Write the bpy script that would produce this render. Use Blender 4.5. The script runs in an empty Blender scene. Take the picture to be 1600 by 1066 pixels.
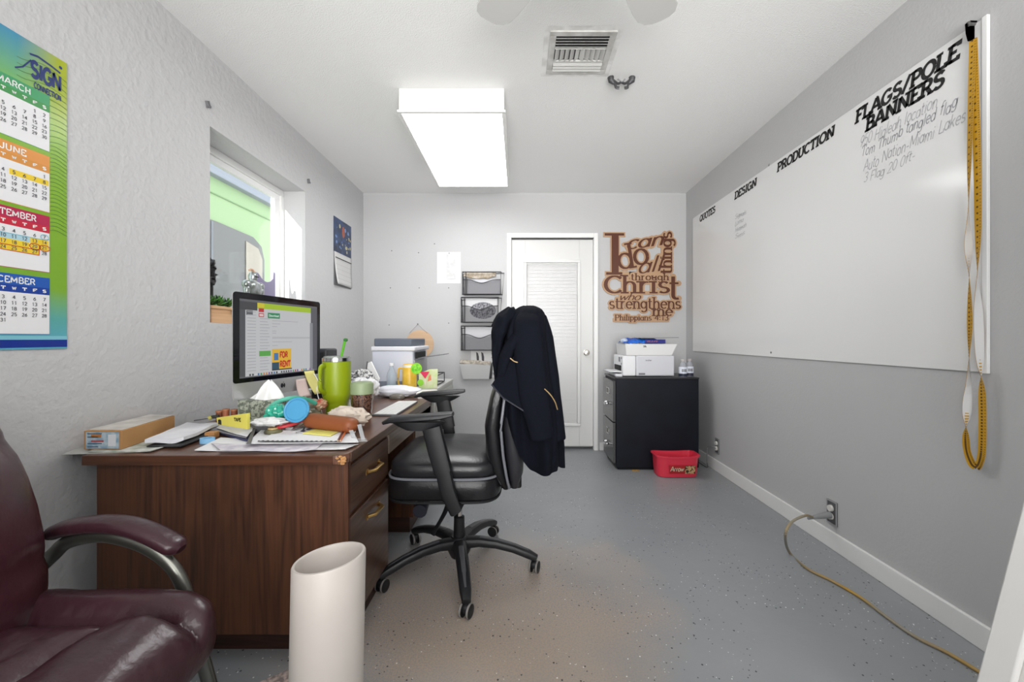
import bpy, bmesh, math, random
from mathutils import Vector, Matrix, noise
random.seed(7)
SC = bpy.context.scene
COL = SC.collection
# ---------------------------------------------------------------- camera, world, lights, exposure
F, CX, CY, CH = 650.0, 811.0, 529.0, 1.09      # focal length and principal point for a 1600x1066 frame
cam = bpy.data.cameras.new('camera'); co = bpy.data.objects.new('camera', cam); COL.objects.link(co)
co.location = (0, 0, CH); co.rotation_euler = (math.radians(90), 0, 0)
cam.sensor_width = 36; cam.lens = F/1600*36; cam.shift_x = -11/1600; cam.shift_y = -4/1600; cam.clip_start = .02
SC.camera = co
SC.view_settings.view_transform = 'Standard'; SC.view_settings.look = 'None'
SC.view_settings.gamma = 1; SC.view_settings.use_curve_mapping = False
SC.view_settings.exposure = 0.2
W = bpy.data.worlds.new('world'); SC.world = W; W.use_nodes = True
wn = W.node_tree.nodes; wl = W.node_tree.links
bg = wn['Background']; bg.inputs[0].default_value = (.88, .94, 1, 1); bg.inputs[1].default_value = 2.2
def light(name, kind, energy, loc, direction, size=None, size_y=None, color=(1, 1, 1)):
    l = bpy.data.lights.new(name, kind); l.energy = energy; l.color = color
    o = bpy.data.objects.new(name, l); COL.objects.link(o); o.location = loc
    o.rotation_euler = Vector(direction).to_track_quat('-Z', 'Y').to_euler()
    if kind == 'AREA':
        l.shape = 'RECTANGLE'; l.size = size; l.size_y = size_y or size
    return o
sun = light('sun', 'SUN', 7.0, (-6, -20, 8), (1, 5.1, -1.19), color=(1, .96, .9)); sun.data.angle = .01
light('room_fill', 'AREA', 45, (.25, -1.2, 1.9), (0, 1, -.12), 2.4, 1.2, (1, .985, .97))
cb_l = light('ceiling_bounce', 'AREA', 27, (.1, -1.3, 1.0), (0, 3.6, 1.25), 1.8, .9, (1, .985, .97)); cb_l.data.spread = math.radians(75)
LAMP = 8.5
# ---------------------------------------------------------------- helpers
def P(px, py, Y): return Vector(((px-CX)*Y/F, Y, CH-(py-CY)*Y/F))
def FLR(px, py, z=0.0): return P(px, py, (CH-z)*F/(py-CY))
XL, XR, YB, ZC, YR = -1.52, 1.63, 4.06, 2.51, -1.9
DT = .71                                       # desk top height
def D(px, py, dz=0.0): return FLR(px, py, DT+dz)
def LWY(px): return -XL*F/(CX-px)
def RWY(px): return XR*F/(px-CX)
def V(*a): return Vector(a)
def lin(h):
    if isinstance(h, str):
        c = [int(h[i:i+2], 16)/255 for i in (0, 2, 4)]
        return tuple(x/12.92 if x <= .04045 else ((x+.055)/1.055)**2.4 for x in c) + (1,)
    return tuple(h)+((1,) if len(h) == 3 else ())
MC = {}
def M(c, rough=.5, metal=0, spec=.5, bump=None, var=None, coat=0, alpha=1, trans=0, emit=0, sheen=0, ior=1.45):
    key = (c, rough, metal, spec, bump, var, coat, alpha, trans, emit, sheen)
    if key in MC: return MC[key]
    m = bpy.data.materials.new('surface_'+str(len(MC))); m.use_nodes = True; MC[key] = m
    n, l = m.node_tree.nodes, m.node_tree.links; b = n['Principled BSDF']
    b.inputs['Base Color'].default_value = lin(c); b.inputs['Roughness'].default_value = rough
    b.inputs['Metallic'].default_value = metal; b.inputs['Specular IOR Level'].default_value = spec
    b.inputs['Coat Weight'].default_value = coat; b.inputs['Alpha'].default_value = alpha
    b.inputs['Transmission Weight'].default_value = trans; b.inputs['IOR'].default_value = ior
    b.inputs['Sheen Weight'].default_value = sheen
    if emit:
        b.inputs['Base Color'].default_value = (.03, .03, .03, 1); b.inputs['Emission Color'].default_value = lin(c); b.inputs['Emission Strength'].default_value = emit
    tc = n.new('ShaderNodeTexCoord')
    if var:                                    # (second colour, scale, contrast[, stretch])
        c2, sc, con = var[:3]; st = var[3] if len(var) > 3 else (1, 1, 1)
        mp = n.new('ShaderNodeMapping'); mp.inputs['Scale'].default_value = st
        nz = n.new('ShaderNodeTexNoise'); nz.inputs['Scale'].default_value = sc; nz.inputs['Detail'].default_value = 6
        rp = n.new('ShaderNodeValToRGB'); rp.color_ramp.elements[0].position = .5-con; rp.color_ramp.elements[1].position = .5+con
        rp.color_ramp.elements[0].color = lin(c); rp.color_ramp.elements[1].color = lin(c2)
        l.new(tc.outputs['Object'], mp.inputs[0]); l.new(mp.outputs[0], nz.inputs[0])
        l.new(nz.outputs[0], rp.inputs[0]); l.new(rp.outputs[0], b.inputs['Base Color'])
    if bump:
        nz = n.new('ShaderNodeTexNoise'); nz.inputs['Scale'].default_value = bump[0]; nz.inputs['Detail'].default_value = 4
        bp = n.new('ShaderNodeBump'); bp.inputs['Strength'].default_value = bump[1]; bp.inputs['Distance'].default_value = bump[2] if len(bump) > 2 else .002
        l.new(tc.outputs['Object'], nz.inputs[0]); l.new(nz.outputs[0], bp.inputs['Height']); l.new(bp.outputs[0], b.inputs['Normal'])
    return m
def wood(dark, light_, axis, rough=.38, scale=1.0, spec=.5):
    key = ('wood', dark, light_, axis, rough, scale)
    if key in MC: return MC[key]
    m = bpy.data.materials.new('wood_'+str(len(MC))); m.use_nodes = True; MC[key] = m
    n, l = m.node_tree.nodes, m.node_tree.links; b = n['Principled BSDF']; b.inputs['Roughness'].default_value = rough
    b.inputs['Specular IOR Level'].default_value = spec
    tc = n.new('ShaderNodeTexCoord'); mp = n.new('ShaderNodeMapping')
    s = [9*scale]*3; s[axis] = .55*scale; mp.inputs['Scale'].default_value = s
    n1 = n.new('ShaderNodeTexNoise'); n1.inputs['Scale'].default_value = 1.3; n1.inputs['Detail'].default_value = 3; n1.inputs['Distortion'].default_value = 1.2
    mp2 = n.new('ShaderNodeMapping'); s2 = [120*scale]*3; s2[axis] = 3*scale; mp2.inputs['Scale'].default_value = s2
    n2 = n.new('ShaderNodeTexNoise'); n2.inputs['Scale'].default_value = 1.0; n2.inputs['Detail'].default_value = 5
    mth = n.new('ShaderNodeMath'); mth.operation = 'MULTIPLY'; mth.inputs[1].default_value = 9
    fr = n.new('ShaderNodeMath'); fr.operation = 'PINGPONG'; fr.inputs[1].default_value = 1
    mix = n.new('ShaderNodeMath'); mix.operation = 'MULTIPLY_ADD'; mix.inputs[1].default_value = .42
    rp = n.new('ShaderNodeValToRGB'); rp.color_ramp.elements[0].position = .2; rp.color_ramp.elements[1].position = .95
    rp.color_ramp.elements[0].color = lin(dark); rp.color_ramp.elements[1].color = lin(light_)
    l.new(tc.outputs['Object'], mp.inputs[0]); l.new(tc.outputs['Object'], mp2.inputs[0])
    l.new(mp.outputs[0], n1.inputs[0]); l.new(mp2.outputs[0], n2.inputs[0])
    l.new(n1.outputs[0], mth.inputs[0]); l.new(mth.outputs[0], fr.inputs[0]); l.new(fr.outputs[0], mix.inputs[0])
    l.new(n2.outputs[0], mix.inputs[2]); l.new(mix.outputs[0], rp.inputs[0]); l.new(rp.outputs[0], b.inputs['Base Color'])
    return m
ORG = {}
def tag(o, label=None, cat=None, group=None, kind=None):
    for k, v in (('label', label), ('category', cat), ('group', group), ('kind', kind)):
        if v: o[k] = v
    return o
def thing(name, label, cat, loc=(0, 0, 0), group=None):
    o = bpy.data.objects.new(name, None); COL.objects.link(o); o.location = loc; o.empty_display_size = .05
    ORG[o] = Vector(loc); tag(o, label, cat, group); return o
def lthing(name, label, cat, group=None):      # built around its own origin, moved afterwards
    o = thing(name, label, cat, (0, 0, 0), group); return o
def copy_tree(o, parent=None):
    c = o.copy(); COL.objects.link(c); c.parent = parent
    for ch in o.children: copy_tree(ch, c)
    return c
class MB:
    def __init__(s): s.v = []; s.f = []; s.m = []
    def add(s, vs, fs, m=0):
        b = len(s.v); s.v += [Vector(p) for p in vs]; s.f += [tuple(i+b for i in f) for f in fs]; s.m += [m]*len(fs); return s
    def box(s, x0, x1, y0, y1, z0, z1, m=0):
        vs = [(x, y, z) for x in (x0, x1) for y in (y0, y1) for z in (z0, z1)]
        return s.add(vs, [(0, 1, 3, 2), (4, 6, 7, 5), (0, 4, 5, 1), (2, 3, 7, 6), (0, 2, 6, 4), (1, 5, 7, 3)], m)
    def obox(s, c, u, v, w, m=0):              # centre and three half-axis vectors
        c, u, v, w = map(Vector, (c, u, v, w))
        vs = [c+u*a+v*b+w*d for a in (-1, 1) for b in (-1, 1) for d in (-1, 1)]
        return s.add(vs, [(0, 1, 3, 2), (4, 6, 7, 5), (0, 4, 5, 1), (2, 3, 7, 6), (0, 2, 6, 4), (1, 5, 7, 3)], m)
    def rings(s, rings, m=0, cap=True, closed=False):
        n = len(rings[0]); vs = [p for r in rings for p in r]; fs = []
        k = len(rings)
        for i in range(k if closed else k-1):
            j2 = (i+1) % k
            for j in range(n):
                fs.append((i*n+j, i*n+(j+1) % n, j2*n+(j+1) % n, j2*n+j))
        if cap and not closed: fs += [tuple(range(n))[::-1], tuple(range((k-1)*n, k*n))]
        return s.add(vs, fs, m)
    def tube(s, pts, r, n=8, m=0, b=None, up=(0, 0, 1), closed=False, cap=True, sq=1.0):
        pts = [Vector(p) for p in pts]; k = len(pts); out = []; up = Vector(up)
        for i, p in enumerate(pts):
            if closed: t = pts[(i+1) % k]-pts[i-1]
            else: t = pts[min(i+1, k-1)]-pts[max(i-1, 0)]
            t.normalize(); a = t.cross(up)
            if a.length < 1e-3: a = t.cross(Vector((1, 0, 0)) if abs(t.x) < .9 else Vector((0, 1, 0)))
            a.normalize(); c = a.cross(t)
            ra = r[i] if isinstance(r, (list, tuple)) else r
            rb = (b[i] if isinstance(b, (list, tuple)) else b) if b is not None else ra
            ring = []
            for j in range(n):
                th = 2*math.pi*(j+.5)/n; x, y = math.cos(th), math.sin(th)
                x = math.copysign(abs(x)**sq, x); y = math.copysign(abs(y)**sq, y)
                ring.append(p+a*ra*x+c*rb*y)
            out.append(ring)
        return s.rings(out, m, cap, closed)
    def lathe(s, prof, c=(0, 0, 0), axis=(0, 0, 1), n=24, m=0, cap=True):
        c = Vector(c); ax = Vector(axis).normalized(); a = ax.orthogonal().normalized(); b = ax.cross(a)
        return s.rings([[c+ax*z+(a*math.cos(2*math.pi*j/n)+b*math.sin(2*math.pi*j/n))*max(r, 1e-5) for j in range(n)] for r, z in prof], m, cap)
    def prism(s, pts, off, m=0):
        off = Vector(off); pts = [Vector(p) for p in pts]; n = len(pts)
        return s.add(pts+[p+off for p in pts], [tuple(range(n))[::-1], tuple(range(n, 2*n))]+[(i, (i+1) % n, n+(i+1) % n, n+i) for i in range(n)], m)
    def sq(s, c, r, e1=.5, e2=.5, nu=32, nv=16, fn=None, m=0):   # superellipsoid
        c = Vector(c); R = []
        pw = lambda x, e: math.copysign(abs(x)**e, x)
        for i in range(nv+1):
            ph = -math.pi/2+math.pi*i/nv; ring = []
            cp, sp = pw(math.cos(ph), e1), pw(math.sin(ph), e1)
            if i in (0, nv): cp = 1e-4
            for j in range(nu):
                th = 2*math.pi*j/nu
                p = Vector((cp*pw(math.cos(th), e2), cp*pw(math.sin(th), e2), sp))
                q = Vector((c.x+p.x*r[0], c.y+p.y*r[1], c.z+p.z*r[2]))
                ring.append(fn(q, p) if fn else q)
            R.append(ring)
        return s.rings(R, m)
    def grid(s, fn, nu, nv, m=0):
        vs = [fn(i/nu, j/nv) for i in range(nu+1) for j in range(nv+1)]
        fs = [(i*(nv+1)+j, (i+1)*(nv+1)+j, (i+1)*(nv+1)+j+1, i*(nv+1)+j+1) for i in range(nu) for j in range(nv)]
        return s.add(vs, fs, m)
    def build(s, name, mats, parent=None, label=None, cat=None, group=None, kind=None, bevel=0, solid=0, sub=0, smooth=True, ang=35, origin=None):
        me = bpy.data.meshes.new(name)
        if parent is None:
            if origin is None:
                xs = [p.x for p in s.v]; ys = [p.y for p in s.v]; zs = [p.z for p in s.v]
                origin = Vector(((min(xs)+max(xs))/2, (min(ys)+max(ys))/2, min(zs)))
            org = Vector(origin)
        else: org = ORG[parent]
        me.from_pydata([tuple(p-org) for p in s.v], [], s.f)
        mats = mats if isinstance(mats, (list, tuple)) else [mats]
        for mt in mats: me.materials.append(mt)
        me.polygons.foreach_set('material_index', s.m)
        bm = bmesh.new(); bm.from_mesh(me); bmesh.ops.recalc_face_normals(bm, faces=bm.faces); bm.to_mesh(me); bm.free()
        if smooth:
            me.polygons.foreach_set('use_smooth', [True]*len(me.polygons)); me.set_sharp_from_angle(angle=math.radians(ang))
        o = bpy.data.objects.new(name, me); COL.objects.link(o); ORG[o] = org
        if parent is None: o.location = org
        else: o.parent = parent
        if bevel:
            bv = o.modifiers.new('bevel', 'BEVEL'); bv.width = bevel; bv.segments = 2; bv.limit_method = 'ANGLE'; bv.harden_normals = False
        if solid:
            so = o.modifiers.new('solid', 'SOLIDIFY'); so.thickness = solid; so.offset = 0
        if sub:
            sb = o.modifiers.new('sub', 'SUBSURF'); sb.levels = sub; sb.render_levels = sub
        return tag(o, label, cat, group, kind)
def bez(pts, n=8):                             # Catmull-Rom through points
    pts = [Vector(p) for p in pts]; q = [pts[0]*2-pts[1]]+pts+[pts[-1]*2-pts[-2]]; out = []
    for i in range(1, len(q)-2):
        a, b, c, d = q[i-1:i+3]
        for k in range(n):
            t = k/n; out.append(.5*((2*b)+(c-a)*t+(2*a-5*b+4*c-d)*t*t+(3*b-a-3*c+d)*t**3))
    return out+[pts[-1]]
def interp(tab, x):                            # piecewise-linear table lookup
    if x <= tab[0][0]: return tab[0][1:]
    for a, b in zip(tab, tab[1:]):
        if x <= b[0]:
            t = (x-a[0])/(b[0]-a[0]); return tuple(p+(q-p)*t for p, q in zip(a[1:], b[1:]))
    return tab[-1][1:]
# ---------------------------------------------------------------- stroke lettering
def arc(cx, cy, rx, ry, a0, a1, n=10):
    return [(cx+rx*math.cos(math.radians(a0+(a1-a0)*i/n)), cy+ry*math.sin(math.radians(a0+(a1-a0)*i/n))) for i in range(n+1)]
x_ = .64
G = {
'A': (.8, [[(0, 0), (.37, 1)], [(.43, 1), (.8, 0)], [(.34, 1), (.46, 1)], [(.16, .34), (.64, .34)]], [(0, 0), (.8, 0)]),
'B': (.68, [[(.1, 0), (.1, 1)], [(.1, 1), (.36, 1)]+arc(.36, .76, .24, .24, 90, -90)+[(.1, .52)], [(.36, .52)]+arc(.38, .26, .28, .26, 90, -90)+[(.1, 0)]], [(.1, 0), (.1, 1)]),
'C': (.76, [arc(.42, .5, .4, .5, 45, 315, 18)], []),
'D': (.76, [[(.1, 0), (.1, 1)], [(.1, 1), (.34, 1)]+arc(.34, .5, .4, .5, 90, -90, 14)+[(.1, 0)]], [(.1, 0), (.1, 1)]),
'E': (.64, [[(.1, 0), (.1, 1)], [(.1, 1), (.6, 1), (.6, .8)], [(.1, .52), (.5, .52)], [(.1, 0), (.63, 0), (.63, .22)]], [(.1, 0), (.1, 1)]),
'F': (.6, [[(.1, 0), (.1, 1)], [(.1, 1), (.6, 1), (.6, .78)], [(.1, .5), (.5, .5)]], [(.1, 0), (.1, 1)]),
'G': (.8, [arc(.42, .5, .4, .5, 45, 325, 18)+[(.76, .45), (.45, .45)]], []),
'H': (.76, [[(.1, 0), (.1, 1)], [(.66, 0), (.66, 1)], [(.1, .5), (.66, .5)]], [(.1, 0), (.1, 1), (.66, 0), (.66, 1)]),
'I': (.3, [[(.15, 0), (.15, 1)]], [(.15, 0), (.15, 1)]),
'J': (.5, [[(.42, 1), (.42, .25)]+arc(.22, .25, .2, .25, 0, -170)], []),
'K': (.7, [[(.1, 0), (.1, 1)], [(.66, 1), (.1, .4)], [(.28, .58), (.7, 0)]], [(.1, 0), (.1, 1)]),
'L': (.6, [[(.1, 0), (.1, 1)], [(.1, 0), (.6, 0), (.6, .25)]], [(.1, 0), (.1, 1)]),
'M': (.95, [[(.1, 0), (.1, 1)], [(.1, 1), (.47, .2)], [(.47, .2), (.85, 1)], [(.85, 1), (.85, 0)]], [(.1, 0), (.85, 0)]),
'N': (.86, [[(.1, 0), (.1, 1)], [(.12, 1), (.74, 0)], [(.76, 0), (.76, 1)]], [(.1, 0), (.7, 1)]),
'O': (.86, [arc(.43, .5, .4, .5, 0, 360, 24)], []),
'P': (.66, [[(.1, 0), (.1, 1)], [(.1, 1), (.36, 1)]+arc(.36, .73, .27, .27, 90, -90)+[(.1, .46)]], [(.1, 0), (.1, 1)]),
'Q': (.86, [arc(.43, .5, .4, .5, 0, 360, 24), [(.45, .3), (.82, -.06)]], []),
'R': (.72, [[(.1, 0), (.1, 1)], [(.1, 1), (.36, 1)]+arc(.36, .74, .26, .26, 90, -90)+[(.1, .48)], [(.38, .48), (.68, 0)]], [(.1, 0), (.1, 1), (.68, 0)]),
'S': (.66, [arc(.33, .755, .27, .245, 25, 270, 10)+arc(.33, .255, .29, .255, 90, -155, 10)], []),
'T': (.7, [[(.35, 0), (.35, 1)], [(.02, .78), (.02, 1), (.68, 1), (.68, .78)]], [(.35, 0)]),
'U': (.78, [[(.1, 1), (.1, .3)]+arc(.39, .3, .29, .3, 180, 360)+[(.68, 1)]], [(.1, 1), (.68, 1)]),
'V': (.78, [[(0, 1), (.39, 0)], [(.39, 0), (.78, 1)]], []),
'W': (1.05, [[(0, 1), (.27, 0)], [(.27, 0), (.52, .9)], [(.52, .9), (.78, 0)], [(.78, 0), (1.05, 1)]], []),
'Y': (.72, [[(0, 1), (.36, .45), (.72, 1)], [(.36, .45), (.36, 0)]], []),
'a': (.56, [arc(.26, .3, .24, .3, 20, 350, 14), [(.5, x_), (.5, 0)]], [(.52, 0)]),
'b': (.58, [[(.08, 1), (.08, 0)], arc(.32, .31, .24, .31, 160, -160, 14)], [(.05, 1)]),
'c': (.5, [arc(.29, .31, .26, .31, 45, 315, 14)], []),
'd': (.58, [arc(.27, .31, .24, .31, 20, 340, 14), [(.5, 1), (.5, 0)]], [(.47, 1), (.53, 0)]),
'e': (.54, [[(.05, .34), (.5, .34)]+arc(.28, .32, .24, .31, 5, 315, 14)], []),
'f': (.36, [[(.15, 0), (.15, .8)]+arc(.33, .8, .18, .2, 180, 60, 6), [(0, x_), (.33, x_)]], [(.15, 0)]),
'g': (.56, [arc(.26, .33, .23, .3, 0, 360, 16), [(.5, x_), (.5, -.1)]+arc(.27, -.1, .23, .2, 0, -150, 8)], []),
'h': (.6, [[(.1, 0), (.1, 1)], [(.1, .4)]+arc(.31, .4, .2, .24, 150, 0, 8)+[(.51, 0)]], [(.1, 0), (.51, 0), (.07, 1)]),
'i': (.24, [[(.12, 0), (.12, x_)], [(.12, .84), (.12, .93)]], [(.12, 0), (.09, x_)]),
'k': (.54, [[(.08, 0), (.08, 1)], [(.46, x_), (.08, .25)], [(.22, .38), (.5, 0)]], []),
'l': (.24, [[(.12, 0), (.12, 1)]], [(.12, 0), (.09, 1)]),
'm': (.92, [[(.1, 0), (.1, x_)], [(.1, .42)]+arc(.3, .42, .18, .22, 150, 0, 8)+[(.48, 0)], [(.48, .42)]+arc(.67, .42, .18, .22, 150, 0, 8)+[(.85, 0)]], [(.1, 0), (.48, 0), (.85, 0), (.07, x_)]),
'n': (.6, [[(.1, 0), (.1, x_)], [(.1, .4)]+arc(.31, .4, .2, .24, 150, 0, 8)+[(.51, 0)]], [(.1, 0), (.51, 0), (.07, x_)]),
'o': (.56, [arc(.28, .32, .25, .32, 0, 360, 18)], []),
'p': (.58, [[(.08, x_), (.08, -.28)], arc(.31, .32, .23, .31, 160, -160, 14)], [(.08, -.28), (.05, x_)]),
'r': (.42, [[(.1, 0), (.1, x_)], [(.1, .38)]+arc(.34, .38, .23, .25, 165, 75, 6)], [(.1, 0), (.07, x_)]),
's': (.46, [arc(.23, .475, .17, .165, 30, 270, 8)+arc(.23, .155, .19, .155, 90, -150, 8)], []),
't': (.36, [[(.14, .92), (.14, .14)]+arc(.28, .14, .14, .14, 180, 300, 6), [(0, x_), (.34, x_)]], []),
'u': (.6, [[(.08, x_), (.08, .22)]+arc(.29, .22, .21, .22, 180, 350, 8), [(.5, x_), (.5, 0)]], [(.53, 0), (.05, x_)]),
'v': (.5, [[(0, x_), (.25, 0), (.5, x_)]], []),
'w': (.78, [[(0, x_), (.2, 0)], [(.2, 0), (.39, .55)], [(.39, .55), (.58, 0)], [(.58, 0), (.78, x_)]], []),
'y': (.5, [[(0, x_), (.26, .02)], [(.5, x_), (.16, -.28)]], []),
'0': (.6, [arc(.3, .5, .26, .5, 0, 360, 18)], []), '1': (.5, [[(.12, .78), (.3, 1), (.3, 0)]], []),
'2': (.6, [arc(.3, .74, .25, .26, 170, -30, 8)+[(.04, 0), (.58, 0)]], []),
'3': (.6, [arc(.28, .75, .24, .25, 150, -90, 8)+arc(.28, .25, .27, .25, 90, -150, 8)], []),
'4': (.64, [[(.46, 0), (.46, 1)], [(.44, 1), (.02, .3)], [(.0, .3), (.62, .3)]], []),
'5': (.6, [[(.54, 1), (.12, 1), (.1, .56)]+arc(.28, .31, .27, .31, 110, -145, 10)], []),
'6': (.6, [[(.46, .98), (.1, .5)]+arc(.3, .3, .25, .3, 160, -200, 16)], []),
'7': (.56, [[(.03, 1), (.54, 1), (.2, 0)]], []),
'8': (.6, [arc(.3, .76, .22, .24, 0, 360, 14), arc(.3, .27, .26, .27, 0, 360, 14)], []),
'9': (.6, [arc(.3, .7, .25, .3, 0, 360, 14), [(.54, .66), (.2, 0)]], []),
'/': (.5, [[(0, -.08), (.46, 1.08)]], []), ':': (.22, [[(.1, .05), (.1, .17)], [(.1, .5), (.1, .62)]], []),
'.': (.2, [[(.1, 0), (.1, .1)]], []), '-': (.4, [[(.05, .4), (.35, .4)]], []), ',': (.2, [[(.12, .1), (.04, -.1)]], []),
}
JK = [0]
def ribbon(mb, pts, w, fmap, m=0, con=0.0, rnd=False, thick=None):
    P2 = [Vector(p) for p in pts if True]
    out = []
    for i, p in enumerate(P2):
        a = P2[max(i-1, 0)]; b = P2[min(i+1, len(P2)-1)]
        if 0 < i < len(P2)-1:
            d1 = (p-a); d2 = (b-p)
            if d1.length > 1e-9 and d2.length > 1e-9:
                d1.normalize(); d2.normalize(); t = d1+d2
                if t.length < .3: t = d1
                t.normalize(); k = min(1/max(abs(t.dot(d1)), .45), 1.8)
            else: t = (b-a).normalized(); k = 1
        else: t = (b-a).normalized() if (b-a).length > 1e-9 else Vector((1, 0)); k = 1
        ww = w*(1-con+con*abs(t.y))*k
        nn = Vector((-t.y, t.x))*ww
        out.append((p+nn, p-nn))
    for (a, b), (c, d) in zip(out, out[1:]):
        q = [fmap(a), fmap(b), fmap(d), fmap(c)]
        if thick is None: mb.add(q, [(0, 1, 2, 3)], m)
        else:
            JK[0] = (JK[0]+1) % 97; dz = Vector(thick)*(-.0015*JK[0]); mb.prism([p+dz for p in q], thick, m)
    if rnd:
        for p in P2:
            q = [fmap(p+Vector((math.cos(k*math.pi/4), math.sin(k*math.pi/4)))*w) for k in range(8)]
            if thick is None: mb.add(q, [tuple(range(8))], m)
            else:
                JK[0] = (JK[0]+1) % 97; dz = Vector(thick)*(-.0015*JK[0]); mb.prism([p+dz for p in q], thick, m)
def width(text, gap): return sum((G[c][0] if c in G else .35)+gap for c in text)-gap
def write(mb, text, o, u, v, h, t=.1, fit=None, gap=.14, serif=0, slant=0, con=0, m=0, grow=0, thick=None, rnd=False, jit=0):
    """o: world point of the baseline start, u/v unit directions, h cap height, t stroke half-width as a share of h."""
    o, u, v = Vector(o), Vector(u), Vector(v); W_ = width(text, gap)*h; sx = (fit/W_) if fit else 1.0
    cx = 0.0
    for ch in text:
        if ch not in G: cx += .35+gap; continue
        w_, strokes, ser = G[ch]; jy = random.uniform(-jit, jit)
        def fm(p, cx=cx, jy=jy):
            y = t*.9+p[1]*(1-1.8*t)+jy; x = cx+p[0]+slant*y
            return o+u*(x*h*sx)+v*(y*h)
        # half-widths are set in glyph space; widen x so a squeezed fit keeps its weight
        for st in strokes: ribbon(mb, st, t+grow/h, fm, m, con, rnd, thick)
        if serif:
            for (sxp, syp) in ser:
                yy = syp + (.0 if syp < .9 else -.0)
                ribbon(mb, [(sxp-serif-t, yy), (sxp+serif+t, yy)], t*(.75-.3*con)+grow/h, fm, m, 0, rnd, thick)
        cx += w_+gap
    return mb
# ---------------------------------------------------------------- materials
m_wall = M('bfbfc0', .75, bump=(90, .35, .004))
m_wall_left = M('c6c6c7', .75, bump=(38, .8, .006))
m_ceil = M('ededec', .9, bump=(160, .6, .004))
m_white = M('ececea', .45)
m_trim = M('ebebea', .4, bump=(60, .1, .001))
m_black = M('17181b', .5)
m_blackp = M('1d1e21', .42, bump=(300, .15, .0008))
m_chrome = M('c8c8ca', .2, 1)
m_brass = M('c9a566', .3, 1)
m_wood = wood('26130b', '573420', 2, .42)
m_wood_top = wood('3f2a20', '6a4a3b', 1, .28)
m_wood_edge = wood('2a160d', '563320', 0, .35)
m_dark = M('0c0c0d', .7)
m_paper = M('e9e9ea', .7)
m_paper2 = M('d9d9dc', .7)
# ---------------------------------------------------------------- floor material: grey epoxy, flecks, worn patch
mf = bpy.data.materials.new('epoxy_floor'); mf.use_nodes = True
n, l = mf.node_tree.nodes, mf.node_tree.links; b = n['Principled BSDF']
tc = n.new('ShaderNodeTexCoord')
def N(kind, **kw):
    q = n.new(kind)
    for k, v_ in kw.items(): setattr(q, k, v_)
    return q
base = N('ShaderNodeTexNoise'); base.inputs['Scale'].default_value = 2.2; base.inputs['Detail'].default_value = 8
l.new(tc.outputs['Object'], base.inputs[0])
r0 = N('ShaderNodeValToRGB'); r0.color_ramp.elements[0].color = lin('85888b'); r0.color_ramp.elements[1].color = lin('95989b')
l.new(base.outputs[0], r0.inputs[0]); last = r0.outputs[0]
def mixc(last, col, fac):
    q = N('ShaderNodeMix', data_type='RGBA'); l.new(fac, q.inputs[0]); l.new(last, q.inputs[6]); q.inputs[7].default_value = lin(col); return q.outputs[2]
def blob(cx, cy, rx, ry, hard=1.0):
    mp = N('ShaderNodeMapping'); mp.inputs['Location'].default_value = (-cx/rx, -cy/ry, 0); mp.inputs['Scale'].default_value = (1/rx, 1/ry, 0)
    l.new(tc.outputs['Object'], mp.inputs[0])
    nz = N('ShaderNodeTexNoise'); nz.inputs['Scale'].default_value = 3; nz.inputs['Detail'].default_value = 6; l.new(tc.outputs['Object'], nz.inputs[0])
    ln = N('ShaderNodeVectorMath', operation='LENGTH'); l.new(mp.outputs[0], ln.inputs[0])
    ad = N('ShaderNodeMath', operation='MULTIPLY_ADD'); ad.inputs[1].default_value = 1.1; l.new(nz.outputs[0], ad.inputs[0]); l.new(ln.outputs['Value'], ad.inputs[2])
    rp = N('ShaderNodeMapRange'); rp.inputs[1].default_value = 1.0; rp.inputs[2].default_value = 1.65; rp.inputs[3].default_value = 1; rp.inputs[4].default_value = 0
    l.new(ad.outputs[0], rp.inputs[0]); return rp.outputs[0]
def mul(a, c):
    q = N('ShaderNodeMath', operation='MULTIPLY')
    l.new(a, q.inputs[0])
    if isinstance(c, (int, float)): q.inputs[1].default_value = c
    else: l.new(c, q.inputs[1])
    return q.outputs[0]
gr = N('ShaderNodeTexNoise'); gr.inputs['Scale'].default_value = 170; gr.inputs['Detail'].default_value = 3; l.new(tc.outputs['Object'], gr.inputs[0])
gm = N('ShaderNodeMapRange'); gm.inputs[1].default_value = .36; gm.inputs[2].default_value = .58; l.new(gr.outputs[0], gm.inputs[0])
last = mixc(last, 'b9a48f', mul(mul(blob(-.12, 1.7, .78, .66), gm.outputs[0]), .85))
last = mixc(last, 'a59483', mul(blob(.0, 1.42, .5, .36), .4))
def flecks(scale, thr, seed, col, last, keep):
    vo = N('ShaderNodeTexVoronoi'); vo.inputs['Scale'].default_value = scale
    mp = N('ShaderNodeMapping'); mp.inputs['Location'].default_value = (seed, seed*2, 0); mp.inputs['Scale'].default_value = (1, 1, 0)
    l.new(tc.outputs['Object'], mp.inputs[0]); l.new(mp.outputs[0], vo.inputs[0])
    a = N('ShaderNodeMath', operation='LESS_THAN'); a.inputs[1].default_value = thr; l.new(vo.outputs['Distance'], a.inputs[0])
    sp = N('ShaderNodeSeparateColor'); l.new(vo.outputs['Color'], sp.inputs[0])
    c = N('ShaderNodeMath', operation='LESS_THAN'); c.inputs[1].default_value = keep; l.new(sp.outputs[0], c.inputs[0])
    dn = N('ShaderNodeTexNoise'); dn.inputs['Scale'].default_value = 2.5; l.new(tc.outputs['Object'], dn.inputs[0])
    dm = N('ShaderNodeMath', operation='GREATER_THAN'); dm.inputs[1].default_value = .44; l.new(dn.outputs[0], dm.inputs[0])
    return mixc(last, col, mul(mul(a.outputs[0], c.outputs[0]), dm.outputs[0]))
last = flecks(38, .13, 3.1, '2f3033', last, .30)
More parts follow.
